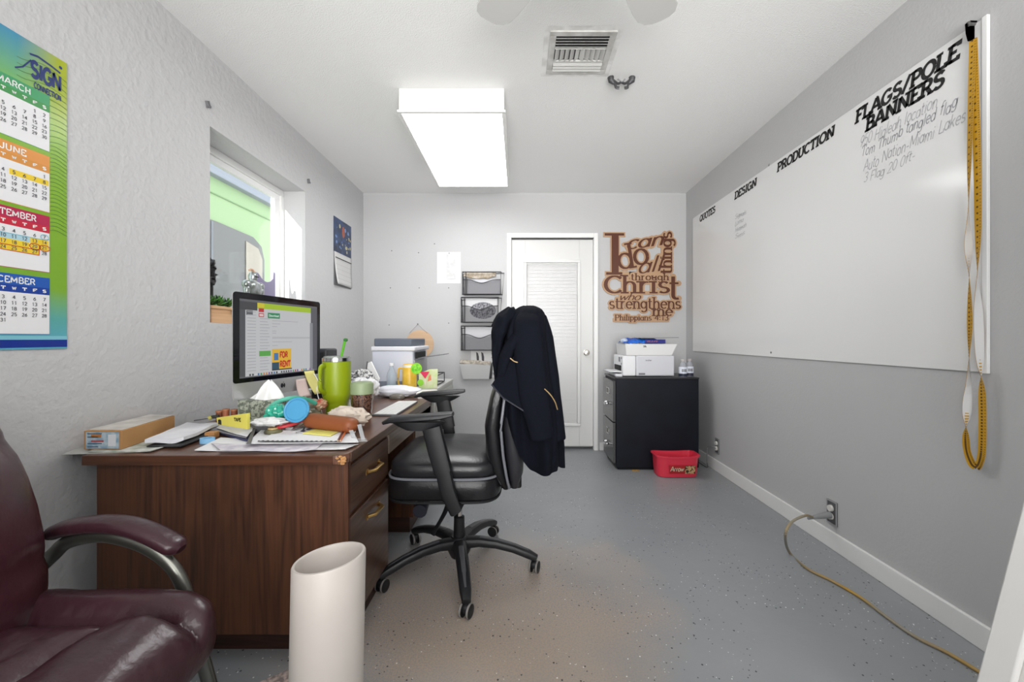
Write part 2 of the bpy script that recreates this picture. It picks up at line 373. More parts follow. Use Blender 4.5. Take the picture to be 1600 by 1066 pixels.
last = flecks(62, .16, 9.7, '44464a', last, .25)
last = flecks(45, .12, 5.3, 'e4e4e2', last, .22)
last = flecks(80, .15, 1.3, 'd2d2ce', last, .13)
l.new(last, b.inputs['Base Color']); b.inputs['Roughness'].default_value = .33; b.inputs['Specular IOR Level'].default_value = .45
nb = N('ShaderNodeTexNoise'); nb.inputs['Scale'].default_value = 14; nb.inputs['Detail'].default_value = 6; l.new(tc.outputs['Object'], nb.inputs[0])
bp = N('ShaderNodeBump'); bp.inputs['Strength'].default_value = .25; bp.inputs['Distance'].default_value = .004; l.new(nb.outputs[0], bp.inputs['Height']); l.new(bp.outputs[0], b.inputs['Normal'])
# ---------------------------------------------------------------- room shell
S = 'structure'
WT = .19
MB().box(XL-WT, XR+.1, YR-.1, YB+.15, -.1, 0).build('floor', mf, kind=S, smooth=False, origin=(0, 0, 0))
MB().box(XL-WT, XR+.1, YR-.1, YB+.15, ZC, ZC+.1).build('ceiling', m_ceil, kind=S, smooth=False)
wy0, wy1, wz0, wz1 = 2.046, 2.958, 1.168, 2.135
MB().box(XL-WT, XL, YR-.1, wy0, 0, ZC).box(XL-WT, XL, wy1, YB+.15, 0, ZC).box(XL-WT, XL, wy0, wy1, 0, wz0).box(XL-WT, XL, wy0, wy1, wz1, ZC).build('wall_left', m_wall_left, kind=S, smooth=False)
MB().box(XR, XR+.1, YR-.1, YB+.15, 0, ZC).build('wall_right', m_wall, kind=S, smooth=False)
dx0, dx1, dz1 = P(797, 0, YB).x, P(929, 0, YB).x, P(0, 370, YB).z
MB().box(XL, dx0, YB, YB+.15, 0, ZC).box(dx1, XR, YB, YB+.15, 0, ZC).box(dx0, dx1, YB, YB+.15, dz1, ZC).box(dx0, dx1, YB+.12, YB+.15, 0, dz1).build('wall_back', m_wall, kind=S, smooth=False)
# wall behind the camera, with a glazed opening to the outside
rx0, rx1, rz0, rz1 = .55, 1.25, 1.0, 1.95
MB().box(XL, rx0, YR-.1, YR, 0, ZC).box(rx1, XR, YR-.1, YR, 0, ZC).box(rx0, rx1, YR-.1, YR, 0, rz0).box(rx0, rx1, YR-.1, YR, rz1, ZC).build('wall_front', m_wall, kind=S, smooth=False)
w2 = MB().box(rx0, rx1, YR-.08, YR-.03, rz0, rz0+.05).box(rx0, rx1, YR-.08, YR-.03, rz1-.05, rz1).box(rx0, rx0+.05, YR-.08, YR-.03, rz0+.05, rz1-.05).box(rx1-.05, rx1, YR-.08, YR-.03, rz0+.05, rz1-.05).build('window_2', m_trim, kind=S)
m_glass = bpy.data.materials.new('window_glass'); m_glass.use_nodes = True
gn, gl = m_glass.node_tree.nodes, m_glass.node_tree.links; gn.remove(gn['Principled BSDF'])
tr = gn.new('ShaderNodeBsdfTransparent'); gs = gn.new('ShaderNodeBsdfGlossy'); gs.inputs['Roughness'].default_value = .02
mx = gn.new('ShaderNodeMixShader'); mx.inputs[0].default_value = .06; tr.inputs[0].default_value = (.95, .97, .96, 1)
gl.new(tr.outputs[0], mx.inputs[1]); gl.new(gs.outputs[0], mx.inputs[2]); gl.new(mx.outputs[0], gn['Material Output'].inputs[0])
MB().box(rx0+.05, rx1-.05, YR-.06, YR-.055, rz0+.05, rz1-.05).build('window_pane', m_glass, w2)
m_glass2 = m_glass.copy(); m_glass2.node_tree.nodes['Transparent BSDF'].inputs[0].default_value = (1, 1, 1, 1); m_glass2.node_tree.nodes['Glossy BSDF'].inputs['Roughness'].default_value = .32; m_glass2.node_tree.nodes['Mix Shader'].inputs[0].default_value = .03
# window in the left wall
fx = XL-WT+.02
w1 = MB().box(fx-.03, fx+.02, wy0, wy1, wz0, wz0+.035).box(fx-.03, fx+.02, wy0, wy1, wz1-.04, wz1).box(fx-.03, fx+.02, wy0, wy0+.035, wz0+.035, wz1-.04).box(fx-.03, fx+.02, wy1-.035, wy1, wz0+.035, wz1-.04).build('window_1', m_trim, kind=S, bevel=.003)
MB().box(fx-.02, fx+.008, wy0+.035, wy1-.035, wz0+.035, wz0+.06).box(fx-.02, fx+.008, wy0+.035, wy1-.035, wz1-.075, wz1-.04).box(fx-.02, fx+.008, wy0+.035, wy0+.065, wz0+.06, wz1-.075).box(fx-.02, fx+.008, wy1-.095, wy1-.035, wz0+.06, wz1-.075).build('window_sash', M('f2f2f2', .4), w1, bevel=.002)
MB().box(fx-.01, fx-.006, wy0+.06, wy1-.09, wz0+.055, wz1-.07).build('window_pane', m_glass, w1)
# baseboards
MB().box(XR-.015, XR, YR, YB, 0, .09).build('baseboard_right', m_trim, kind=S, bevel=.003)
MB().box(dx1+.05, XR-.015, YB-.014, YB, 0, .075).build('baseboard_back', m_trim, kind=S, bevel=.003)
# door
cas = MB(); cw = .042
cas.box(dx0-cw+.012, dx0+.012, YB-.02, YB, 0, dz1+cw-.01).box(dx1-.008, dx1+cw-.01, YB-.02, YB, 0, dz1+cw-.01).box(dx0+.012, dx1-.008, YB-.02, YB, dz1-.012, dz1+cw-.01)
cas.box(dx0, dx0+.012, YB, YB+.12, 0, dz1-.012).box(dx1-.008, dx1, YB, YB+.12, 0, dz1-.012)
cas.build('trim_1', m_trim, kind=S, bevel=.004)
yd = YB+.03
def Z(py, Y=YB): return CH-(py-CY)*Y/F
def X(px, Y=YB): return (px-CX)*Y/F
d1 = MB(); gx0, gx1, gz1, gz0 = X(820, yd), X(905, yd), Z(408, yd), Z(664, yd)
d1.box(dx0+.014, gx0, yd, yd+.04, .03, dz1-.022).box(gx1, dx1-.01, yd, yd+.04, .03, dz1-.022).box(gx0, gx1, yd, yd+.04, .03, gz0).box(gx0, gx1, yd, yd+.04, gz1, dz1-.022)
door = d1.build('door_1', M('d6d6d5', .35), kind=S, bevel=.002)
def frame_ring(mb, x0, x1, z0, z1, w, y0, y1):
    mb.box(x0, x1, y0, y1, z1-w, z1).box(x0, x1, y0, y1, z0, z0+w).box(x0, x0+w, y0, y1, z0+w, z1-w).box(x1-w, x1, y0, y1, z0+w, z1-w)
fr = MB(); frame_ring(fr, gx0-.012, gx1+.012, gz0-.012, gz1+.012, .03, yd-.014, yd+.01); fr.build('glass_frame', M('dededd', .35), door, bevel=.005)
gl_ = MB().box(gx0, gx1, yd+.012, yd+.016, gz0, gz1).build('glass_pane', m_glass2, door)
nsl = 46
for i in range(nsl):
    z = gz0+.018+(gz1-gz0-.05)*i/(nsl-1)
    if i == 0:
        sl = MB().obox((( gx0+gx1)/2, yd+.028, z), ((gx1-gx0)/2-.012, 0, 0), (0, .0025, .0188), (0, -.0006, .0001)).build('blind_slat', M('cdcdcd', .6), door, smooth=False); sl0 = sl; z0_ = z
    else:
        c = sl0.copy(); COL.objects.link(c); c.location = (0, 0, z-z0_)
MB().box(gx0+.005, gx1-.005, yd+.02, yd+.036, gz1-.03, gz1-.004).build('blind_headrail', m_trim, door)
kx, kz = X(916, yd), Z(551, yd)
kb = MB().lathe([(.0, 0), (.03, 0), (.03, .006), (.012, .01), (.011, .03), (.024, .036), (.028, .05), (.022, .06), (0, .062)], (kx, yd, kz), (0, -1, 0), 24).build('door_knob', M('b9b6ae', .25, 1), door)
# bits on the ceiling
lx0, lx1, ly0, ly1, lz = X(620, 2.35), -.076, 2.35, 3.525, 2.37
lamp = thing('ceiling_light', 'long boxy fluorescent ceiling light with a glowing white diffuser', 'ceiling light', ((lx0+lx1)/2, (ly0+ly1)/2, lz))
MB().box(lx0+.008, lx1-.008, ly0+.008, ly1-.008, lz+.012, ZC).build('housing', M('dcdcda', .5), lamp, bevel=.004)
fr = MB(); w = .022
fr.box(lx0, lx1, ly0, ly0+w, lz, lz+.014).box(lx0, lx1, ly1-w, ly1, lz, lz+.014).box(lx0, lx0+w, ly0+w, ly1-w, lz, lz+.014).box(lx1-w, lx1, ly0+w, ly1-w, lz, lz+.014)
fr.build('frame', M('e2e2e0', .4), lamp, bevel=.002)
MB().box(lx0+w, lx1-w, ly0+w, ly1-w, lz+.002, lz+.012).build('diffuser', M('ffffff', .6, emit=LAMP), lamp)
# no second fixture: added area lamps fill in from behind the camera
vt = thing('ceiling_vent', 'square white louvred air vent in the ceiling, dusty around its edges', 'vent', (.3, 2.07, ZC))
vx0, vx1, vy0, vy1 = .145, .456, 1.915, 2.222
fr = MB(); w = .03; zf = ZC-.008
fr.box(vx0, vx1, vy0, vy0+w, zf, ZC).box(vx0, vx1, vy1-w, vy1, zf, ZC).box(vx0, vx0+w, vy0+w, vy1-w, zf, ZC).box(vx1-w, vx1, vy0+w, vy1-w, zf, ZC)
fr.box(vx0+w, vx1-w, vy0+w+.078, vy0+w+.084, zf-.004, ZC).box(vx0+w, vx1-w, vy0+w+.168, vy0+w+.174, zf-.004, ZC)
fr.build('frame', M('d6d6d4', .5, var=('b4b2ac', 18, .2)), vt, bevel=.002)
MB().box(vx0+.02, vx1-.02, vy0+.02, vy1-.02, ZC-.002, ZC-.001).build('duct_opening', M('3c3c3c', .8), vt)
def slat(c, u, v): MB().obox(c, u, v, Vector(u).cross(Vector(v)).normalized()*.0006).build('slat', M('c9c9c6', .5), vt)
for i in range(4): slat(((vx0+vx1)/2, vy0+w+.012+i*.019, ZC-.008), ((vx1-vx0)/2-w, 0, 0), (0, .008, .007))
for i in range(10):
    s_ = 1 if i < 5 else -1
    slat((vx0+w+.014+i*.0247, (vy0+vy1)/2-.003, ZC-.009), (0, .04, 0), (.0105*s_, 0, .007))
for i in range(3): slat(((vx0+vx1)/2, vy1-w-.014-i*.022, ZC-.009), ((vx1-vx0)/2-w, 0, 0), (0, -.011, .006))
MB().grid(lambda a, b_: V(.3+(a-.5)*.365, 2.07+(b_-.5)*.365, ZC-.0006), 1, 1).build('dust_stain', M('d9d8d5', .9, var=('ececeb', 14, .1)), vt)
sd = thing('alarm_bracket', 'dark broken smoke alarm bracket left on the ceiling right of the vent', 'bracket', (.56, 2.28, ZC-.06))
br = MB(); c0 = P(971, 131, 2.26); md = M('4a4a4c', .5, .3)
for s_ in (-1, 1):
    br.tube([(c0.x+s_*.058, c0.y, ZC-.001), (c0.x+s_*.056, c0.y, ZC-.018), (c0.x+s_*.04, c0.y, ZC-.035)], [.018, .017, .008], 10)
    br.tube(bez([(c0.x+s_*.05, c0.y, ZC-.02), (c0.x+s_*.036, c0.y-.004, ZC-.04), (c0.x+s_*.03, c0.y-.01, ZC-.062), (c0.x+s_*.014, c0.y-.012, ZC-.066)]), .005, 8, b=.008)
br.tube(bez([(c0.x-.045, c0.y, ZC-.016), (c0.x-.02, c0.y, ZC-.034), (c0.x, c0.y, ZC-.028), (c0.x+.02, c0.y, ZC-.034), (c0.x+.045, c0.y, ZC-.016)]), .009, 8, b=.006)
br.build('bracket_arms', md, sd)
MB().tube(bez([(c0.x-.02, c0.y, ZC-.01), (c0.x, c0.y-.01, ZC-.03), (c0.x+.02, c0.y, ZC-.01)]), .003, 6).build('wire', M('8a8a8c', .4), sd)
# ceiling fan (hub above the frame)
fc = V(.19, 1.02, 2.18)
fan = thing('ceiling_fan', 'pale five-bladed ceiling fan, two rounded blade tips at the top', 'ceiling fan', fc)
m_fan = M('bcbcba', .5)
MB().lathe([(0, -.05), (.06, -.05), (.1, -.03), (.11, .02), (.1, .06), (.03, .08), (.015, .09), (.015, .27), (.06, .29), (.065, .33), (0, .33)], fc, n=32).build('motor_housing', M('dcdcda', .4), fan)
for k in range(5):
    a = math.radians(90-36+72*k); u = V(math.cos(a), math.sin(a), 0); v = V(-math.sin(a), math.cos(a), 0)
    r0, r1 = .16, .505; prof = [(r0, .045), (r0+.1, .058), (r1-.08, .069), (r1-.04, .066), (r1-.015, .052), (r1-.003, .03), (r1, 0)]
    pts = [fc+u*r+v*h for r, h in prof]+[fc+u*r-v*h for r, h in prof[::-1][1:]]
    MB().prism([p+V(0, 0, .0) for p in pts], (0, 0, .006)).build('blade', m_fan, fan, bevel=.001)
    MB().obox(fc+u*.15+V(0, 0, .012), u*.07, v*.018, (0, 0, .004)).build('blade_bracket', m_chrome, fan)
# ---------------------------------------------------------------- outside
def brick_wall_green():
    root = thing('green_building', 'lime green rendered building outside the window with a grey roof edge', 'building', (-4.5, 5, 0))
    MB().box(-6.5, -4, 1.0, 6.72, 0, 3.2).build('facade', M('a6bd90', .8, bump=(20, .2)), root, smooth=False)
    MB().box(-6.6, -3.9, .9, 6.82, 3.2, 3.34).build('roof_edge', M('9a9ca6', .7), root, bevel=.01)
    MB().box(-4.01, -3.985, 1.0, 6.72, 2.98, 2.995).build('render_joint', M('8aa478', .8), root)
    pts = [(-3.99, 3.2, 2.62), (-3.99, 5.5, 2.62), (-3.99, 6.2, 2.60), (-3.99, 6.4, 2.5), (-3.99, 6.47, 2.3), (-3.99, 6.47, 1.15), (-3.99, 3.2, 1.15)]
    wf = MB().prism(pts, (.03, 0, 0)).build('shop_window', M('6f6c6a', .25), root)
    MB().prism([(-3.955, 6.02, 1.25), (-3.955, 6.4, 1.25), (-3.955, 6.4, 2.3), (-3.955, 6.3, 2.45), (-3.955, 6.02, 2.5)], (.008, 0, 0)).build('blind', M('b3a89a', .7), wf)
    MB().box(-3.955, -3.94, 5.33, 5.36, 1.15, 2.6).build('mullion', M('7d7f86', .5), wf)
brick_wall_green()
wb = thing('white_building', 'white block with blue-grey windows rising behind the green roof', 'building', (-9, 12, 0))
MB().box(-14, -9.5, 2, 13.5, 0, 6.2).build('facade', M('e8e8ec', .8), wb, smooth=False)
for i, (y0, y1) in enumerate(((8.6, 9.6), (11.0, 12.4), (12.7, 13.3))):
    wf = MB().box(-9.52, -9.46, y0, y1, 4.2, 5.4).build('window', M('8b93b4', .3), wb)
    MB().box(-9.46, -9.45, (y0+y1)/2-.02, (y0+y1)/2+.02, 4.2, 5.4).build('glazing_bar', m_white, wf)
bl = wb
rb = MB().box(-8.9, -8.86, 6, 14, 5.9, 5.96).box(-8.9, -8.86, 6, 14, 4.9, 4.94)
rb.build('balcony_rail', M('9aa0ac', .5), bl)
q0 = None
for i in range(40):
    y = 6+i*.2
    if q0 is None: q0 = MB().box(-8.89, -8.87, y, y+.02, 4.94, 5.9).build('baluster', M('9aa0ac', .5), bl, smooth=False)
    else: c = q0.copy(); COL.objects.link(c); c.location = (0, y-6, 0)
MB().box(-9.4, -8.8, 6, 14, 4.6, 4.9).build('balcony_slab', M('d5d7de', .8), bl)
MB().box(-16, XL-WT-.01, -14, 24, -.2, -.05).build('outside_ground', M('b5b3ad', .9), kind=S, smooth=False)
MB().box(XL-WT-.005, XR+4, -14, YR-.15, -.2, -.05).build('outside_paving', M('b5b3ad', .9), kind=S, smooth=False)
MB().box(-1.2, 4, -6.2, -5.8, -.05, 3.1).build('sun_block_wall', M('e8e6e0', .8), kind=S, smooth=False)  # unseen wall, added to keep the sun out of the rear window
# ---------------------------------------------------------------- desk
TX0, TX1, TY0, TY1 = -1.415, -.563, 1.35, 2.80
desk = thing('wooden_desk', 'dark walnut office desk with brass-handled drawers and a chipped corner', 'desk', (-.99, 2.07, 0))
tt = MB(); ch = .03
tt.prism([(TX0, TY0, DT-.03), (TX1-ch, TY0, DT-.03), (TX1-ch*.4, TY0+.012, DT-.03), (TX1, TY0+ch, DT-.03), (TX1, TY1, DT-.03), (TX0, TY1, DT-.03)], (0, 0, .03))
top = tt.build('tabletop', m_wood_top, desk, bevel=.002)
MB().box(TX0-.001, TX1-ch-.012, TY0-.003, TY0+.001, DT-.031, DT-.001).build('edge_strip', m_wood_edge, desk)
MB().box(TX1-.001, TX1+.003, TY0+ch+.01, TY1, DT-.031, DT-.001).build('edge_strip', wood('33231a', '5d4535', 1, .35), desk)
q = MB()
for i in range(26):
    q.sq((TX1-ch*.62+random.uniform(-.014, .016), TY0+random.uniform(.004, .012), DT-.003-random.uniform(0, .026)), (.006, .006, .004), 1, 1, 6, 4)
q.build('chipped_corner', M('b98a58', .9, bump=(300, .8, .002)), desk)
ey0 = 1.38; ex0, ex1 = P(151, 0, ey0).x, -.585
MB().box(ex0, ex1, ey0, ey0+.02, .107, DT-.03).build('end_panel', m_wood, desk, bevel=.001)
for a, b_ in ((1.46, 1.80), (2.34, 2.70)): MB().box(ex0+.02, ex1-.03, a, b_, 0, .107).build('plinth', wood('1a0c07', '3b2014', 0, .5), desk)
MB().box(ex0, ex0+.02, ey0+.02, 2.74, .107, DT-.03).build('modesty_panel', m_wood, desk)
m_woodx = wood('3a281d', '6a5240', 1, .33); m_woodf = wood('33211a', '5b4335', 1, .3)
xf = -.574
for (a, b_) in ((ey0+.02, 1.83), (2.30, 2.74)):
    MB().box(ex0+.02, ex1, a, b_, .10, DT-.03).build('pedestal', m_wood, desk, bevel=.001)
MB().box(ex1-.01, xf+.006, ey0+.001, ey0+.022, .107, DT-.03).build('corner_post', m_wood, desk)
def desk_drawer(y0, y1, z0, z1, hz):
    d = MB().box(ex1, xf, y0+.004, y1-.004, z0, z1).build('drawer', m_woodf, desk, bevel=.002); ORG[d] = ORG[desk]
    yc = (y0+y1)/2+.02; hw = .062
    h = MB(); h.tube([(xf, yc-hw, hz), (xf+.022, yc-hw*.62, hz), (xf+.024, yc+hw*.62, hz), (xf, yc+hw, hz)], .0055, 8, b=.008, up=(1, 0, 0), sq=.6)
    h.box(xf-.001, xf+.003, yc-hw-.012, yc-hw+.006, hz-.01, hz+.01).box(xf-.001, xf+.003, yc+hw-.006, yc+hw+.012, hz-.01, hz+.01)
    h.build('handle', m_brass, d)
desk_drawer(ey0+.022, 1.83, .495, .655, .585)
desk_drawer(ey0+.022, 1.83, .105, .475, .415)
desk_drawer(2.30, 2.74, .40, .655, .55); desk_drawer(2.30, 2.74, .105, .39, .3)
ap = MB().box(ex1-.02, xf, 1.835, 2.70, .58, .668).build('centre_drawer', wood('4d3f36', '7d6d60', 1, .35), desk, bevel=.002); ORG[ap] = ORG[desk]
MB().lathe([(0, 0), (.009, 0), (.009, .002), (0, .003)], (xf, P(659, 0, 1).x and .574*650/(811-659), P(0, 634, .574*650/(811-659)).z), (1, 0, 0), 12).build('keyhole', M('1a1a1a', .4), ap)
# ---------------------------------------------------------------- grey metal credenza behind the desk
gc = thing('grey_credenza', 'light grey metal storage unit against the back of the wooden desk', 'cabinet', (-.97, 3.2, 0))
m_grey = M('bdbdb8', .4)
gx0_, gx1_, gy0, gy1, gz = -1.45, -.575, 2.83, 3.6, .742
MB().box(gx0_, gx1_, gy0, gy1, 0, gz-.022).build('body', m_grey, gc, bevel=.004)
MB().box(gx0_-.005, gx1_+.006, gy0-.005, gy1+.006, gz-.022, gz).build('top', M('c9c9c5', .35), gc, bevel=.004)
for (z0, z1) in ((.55, .70), (.3, .535), (.06, .285)):
    d = MB().box(gx1_, gx1_+.008, gy0+.03, gy1-.03, z0, z1).build('drawer', M('b4b4af', .4), gc, bevel=.003); ORG[d] = ORG[gc]
    MB().box(gx1_+.006, gx1_+.02, gy0+.33, gy0+.45, (z0+z1)/2-.006, (z0+z1)/2+.006).build('handle', m_chrome, d, bevel=.002)
# ---------------------------------------------------------------- black office chair
CXc, CYc = -.284, 1.975
och = thing('office_chair', 'black leather swivel office chair with armrests at the desk', 'chair', (CXc, CYc, 0))
m_leath = M('141417', .33, bump=(120, .35, .002), spec=.5)
m_leath2 = M('1f1f22', .28, bump=(120, .3, .002))
m_seam = M('6f7178', .35)
R5 = .357
hub = MB().lathe([(0, .06), (.04, .06), (.05, .08), (.062, .11), (.055, .135), (.04, .15), (.036, .155), (0, .156)], (CXc, CYc, 0)).build('base_hub', m_blackp, och)
for k in range(5):
    a = math.radians(-5.5+72*k); u = V(math.cos(a), math.sin(a), 0); c = V(CXc, CYc, 0)
    path = [c+u*r+V(0, 0, z) for r, z in ((.03, .125), (.1, .132), (.18, .126), (.26, .108), (.33, .083), (.368, .066))]
    MB().tube(path, [.034, .03, .028, .026, .024, .018], 12, b=[.026, .022, .02, .018, .018, .014], sq=.75).build('base_leg', m_blackp, och)
    MB().tube([p+V(0, 0, .0) + V(0, 0, d_) for p, d_ in zip(path[1:-1], (.0205, .0185, .0165, .0165))], [.012, .012, .011, .006], 8, b=.003).build('base_leg_rib', M('55565a', .35), och)
    cc = c+u*R5; sw = V(math.cos(a+1.9+k*1.3), math.sin(a+1.9+k*1.3), 0)
    if k in (0, 3, 4): sw = V(.93, -.36, 0).normalized()
    ca = MB().lathe([(0, 0), (.008, 0), (.008, .03), (0, .03)], (cc.x, cc.y, .045), n=10).sq((cc.x, cc.y, .036), (.021, .021, .018), .8, .8, 12, 8).build('caster', m_blackp, och); ORG[ca] = ORG[och]
    for s_ in (-1, 1):
        w0 = cc+sw*s_*.008+V(0, 0, .0265)
        MB().lathe([(0, 0), (.015, 0), (.0265, .001), (.0265, .013), (.02, .015), (0, .015)], w0, sw*s_, 20).build('wheel', m_black, ca)
        MB().lathe([(.02, .0), (.0272, 0), (.0272, .008), (.02, .008)], w0+sw*s_*.004, sw*s_, 20, cap=False).build('wheel_rim', M('8a8784', .5), ca)
MB().lathe([(0, .15), (.027, .15), (.025, .245), (.017, .25), (0, .25)], (CXc, CYc, 0)).build('column_sleeve', m_black, och)
MB().lathe([(0, .24), (.0145, .24), (.0145, .40), (0, .40)], (CXc, CYc, 0)).build('gas_lift', m_chrome, och)
MB().box(CXc-.13, CXc+.13, CYc-.07, CYc+.07, .375, .415).build('tilt_mechanism', m_black, och, bevel=.01)
MB().tube([(CXc-.13, CYc-.07, .385), (CXc-.135, CYc-.14, .375), (CXc-.135, CYc-.22, .36)], [.016, .026, .03], 12).build('tension_knob', M('20222e', .5), och)
MB().tube(bez([(CXc-.02, CYc-.12, .385), (CXc-.04, CYc-.16, .33), (CXc-.075, CYc-.19, .27), (CXc-.085, CYc-.2, .25)]), .013, 8, b=.004).build('height_lever', m_black, och)
sx0, sx1, sy0, sy1 = -.566, -.075, 1.70, 2.26
sc_ = V((sx0+sx1)/2, (sy0+sy1)/2, .465)
MB().sq(sc_, ((sx1-sx0)/2, (sy1-sy0)/2, .062), .38, .35, 56, 14, lambda q, p: q+V(0, 0, .006*noise.noise(q*9))).build('seat_base', m_leath, och)
def seatfn(q, p):
    q = q+V(0, 0, .022*(1-p.x*p.x)*(1-p.y*p.y)*(p.z > 0)+.004*noise.noise(q*11))
    return q
MB().sq(sc_+V(.0, 0, .072), ((sx1-sx0)/2*.97, (sy1-sy0)/2*.97, .048), .5, .4, 64, 18, seatfn).build('seat_cushion', m_leath2, och)
def sqring(c, rx, ry, e, n=64, z=0): 
    o = []
    for j in range(n):
        th = 2*math.pi*j/n; o.append(c+V(math.copysign(abs(math.cos(th))**e, math.cos(th))*rx, math.copysign(abs(math.sin(th))**e, math.sin(th))*ry, z))
    return o
MB().tube(sqring(sc_, (sx1-sx0)/2*.985, (sy1-sy0)/2*.985, .38, z=.045), .0055, 6, closed=True).build('piping', m_seam, och)
MB().tube(sqring(sc_, (sx1-sx0)/2*.97, (sy1-sy0)/2*.98, .38, z=-.05), .006, 6, closed=True).build('piping', m_black, och)
# backrest: (z, front x, rear x, half-width)
BK = [(.44, -.075, .0, .20), (.50, -.115, .02, .235), (.60, -.145, .022, .255), (.72, -.152, .01, .265), (.85, -.125, .015, .265), (1.0, -.07, .035, .25), (1.12, -.02, .065, .235), (1.19, .0, .078, .21), (1.225, .02, .07, .17), (1.235, .035, .055, .12)]
byc = 1.985
def back_loft(tab, fr_, to_, inset=0, n=40):
    R = []
    for i in range(27):
        z = tab[0][0]+(tab[-1][0]-tab[0][0])*i/26
        a, b_, w_ = interp(tab, z); cx = a+(b_-a)*(fr_+to_)/2; hx = (b_-a)*(to_-fr_)/2; ring = []
        for j in range(n):
            th = 2*math.pi*j/n; e = .55
            ring.append(V(cx+math.copysign(abs(math.cos(th))**e, math.cos(th))*hx, byc+math.copysign(abs(math.sin(th))**e, math.sin(th))*(w_-inset), z))
        R.append(ring)
    return R
MB().rings(back_loft(BK, 0, .48, .0)).build('backrest_cushion', m_leath, och)
MB().rings(back_loft(BK, .46, 1.0, .012)).build('backrest_shell', M('26262b', .4, bump=(90, .3, .002)), och)
edge = [V(interp(BK, z)[0]+(interp(BK, z)[1]-interp(BK, z)[0])*.47, byc-interp(BK, z)[2]-.002, z) for z in [.45+.77*i/24 for i in range(25)]]
MB().tube(edge, .006, 6).build('back_piping', m_seam, och)
edge = [V(interp(BK, z)[0]+(interp(BK, z)[1]-interp(BK, z)[0])*.2, byc-interp(BK, z)[2]+.006, z) for z in [.47+.74*i/24 for i in range(25)]]
MB().tube(edge, .005, 6).build('back_piping', m_seam, och)
MB().box(-.13, .0, CYc-.04, CYc+.04, .39, .43).box(-.03, .012, CYc-.04, CYc+.04, .39, .6).build('back_bracket', m_black, och, bevel=.01)
def armrest(Y, pad, up_, inner):
    # pad: px points of the top line; up_: (px,py,halfwidth) down the post
    a = P(pad[0][0], pad[0][1], Y); b_ = P(pad[-1][0], pad[-1][1], Y)
    path = [P(x, y, Y) for x, y in pad]; k = len(path)
    ws = [.016]+[.04]*(k-2)+[.028]; hs = [.007]+[.013]*(k-2)+[.008]
    ar = MB().tube(path, ws, 16, b=hs, sq=.6).build('armrest', m_blackp, och); ORG[ar] = ORG[och]
    c = (a+b_)/2+V(0, 0, -.012)
    hull = MB().rings([[V(c.x+dx*math.cos(t_)*1, Y+.026*s_*math.sin(t_), c.z-dz_) for t_ in [2*math.pi*j/20 for j in range(20)]] for dx, dz_, s_ in ((.115, 0, 1), (.085, .018, .95), (.05, .034, .85))])
    hull.build('armrest_support', m_black, ar)
    pts = [P(x, y, Y) for x, y, w_ in up_]
    h = len(pts)//2
    MB().tube(pts[:h+1], [w_*Y/F for x, y, w_ in up_[:h+1]], 14, b=.022, up=(0, 1, 0), sq=.6).build('upright', m_black, och)
    MB().tube(pts[h:]+[V(pts[-1].x+.02, inner, pts[-1].z-.006)], [w_*Y/F*.86 for x, y, w_ in up_[h:]]+[.02], 14, b=.017, up=(0, 1, 0), sq=.6).build('upright_lower', m_black, och)
armrest(1.67, [(599, 661), (612, 655), (650, 653), (690, 650), (708, 647)], [(675, 668, 15), (684, 705, 15), (693, 738, 14), (700, 770, 14), (711, 798, 12)], 1.86)
armrest(2.30, [(648, 620), (660, 616), (690, 614), (715, 612), (726, 611)], [(692, 625, 11), (696, 645, 11), (701, 668, 10), (704, 690, 10), (710, 705, 9)], 2.1)
# ---------------------------------------------------------------- jacket over the chair back
jk = thing('jacket', 'black long-sleeved jacket with thin gold piping draped over the office chair back', 'jacket', (.06, 1.95, .5))
m_cloth = M('0f1119', .95, spec=.1, bump=(60, .6, .004)); m_gold = M('a58a5e', .5)
JY = 1.72
def jx(px): return (px-CX)*JY/F
def jz(py): return CH-(py-CY)*JY/F
# silhouette tables in image rows turned into heights: y -> left, right, half-width
JT = [(473, 816, 840, .10), (477, 806, 848, .17), (483, 799, 854, .22), (495, 791, 858, .255), (520, 782, 863, .28), (560, 777, 868, .29), (600, 775, 873, .295), (630, 782, 877, .29), (690, 785, 883, .27), (750, 785, 885, .24)]
HEM = [(0, 626), (.12, 662), (.28, 716), (.42, 737), (.6, 742), (.8, 741), (.92, 739), (1, 750)]
NJ = 128; R = []
for i in range(58):
    t_ = i/57; ring = []
    for j in range(NJ):
        th = 2*math.pi*j/NJ; e = .7
        c_, s_ = math.copysign(abs(math.cos(th))**e, math.cos(th)), math.copysign(abs(math.sin(th))**e, math.sin(th))
        sx_ = (c_+1)/2; yy = 473+(interp(HEM, sx_)[0]-473)*t_
        a, b_, w_ = interp(JT, yy); am = min(1, t_*1.6)
        fo = am*(.020*math.sin(6*th+1.2+1.6*t_)+.012*math.sin(11*th-2*t_)+.010*abs(math.sin(8*th+3*t_)))+.014*noise.noise(V(c_*3, s_*3, t_*3))+.016*abs(noise.noise(V(c_*2+t_*4, s_*2, t_*7+c_*3)))*(1-t_*.4)
        x = jx(a+(b_-a)*sx_)+fo*.35*c_; y = byc-.01+s_*(w_+fo)
        ring.append(V(x, y, jz(yy)))
    R.append(ring)
mb_ = MB().rings(R, cap=False); mb_.add(R[0], [tuple(range(NJ))]); mb_.build('body', m_cloth, jk, sub=1)
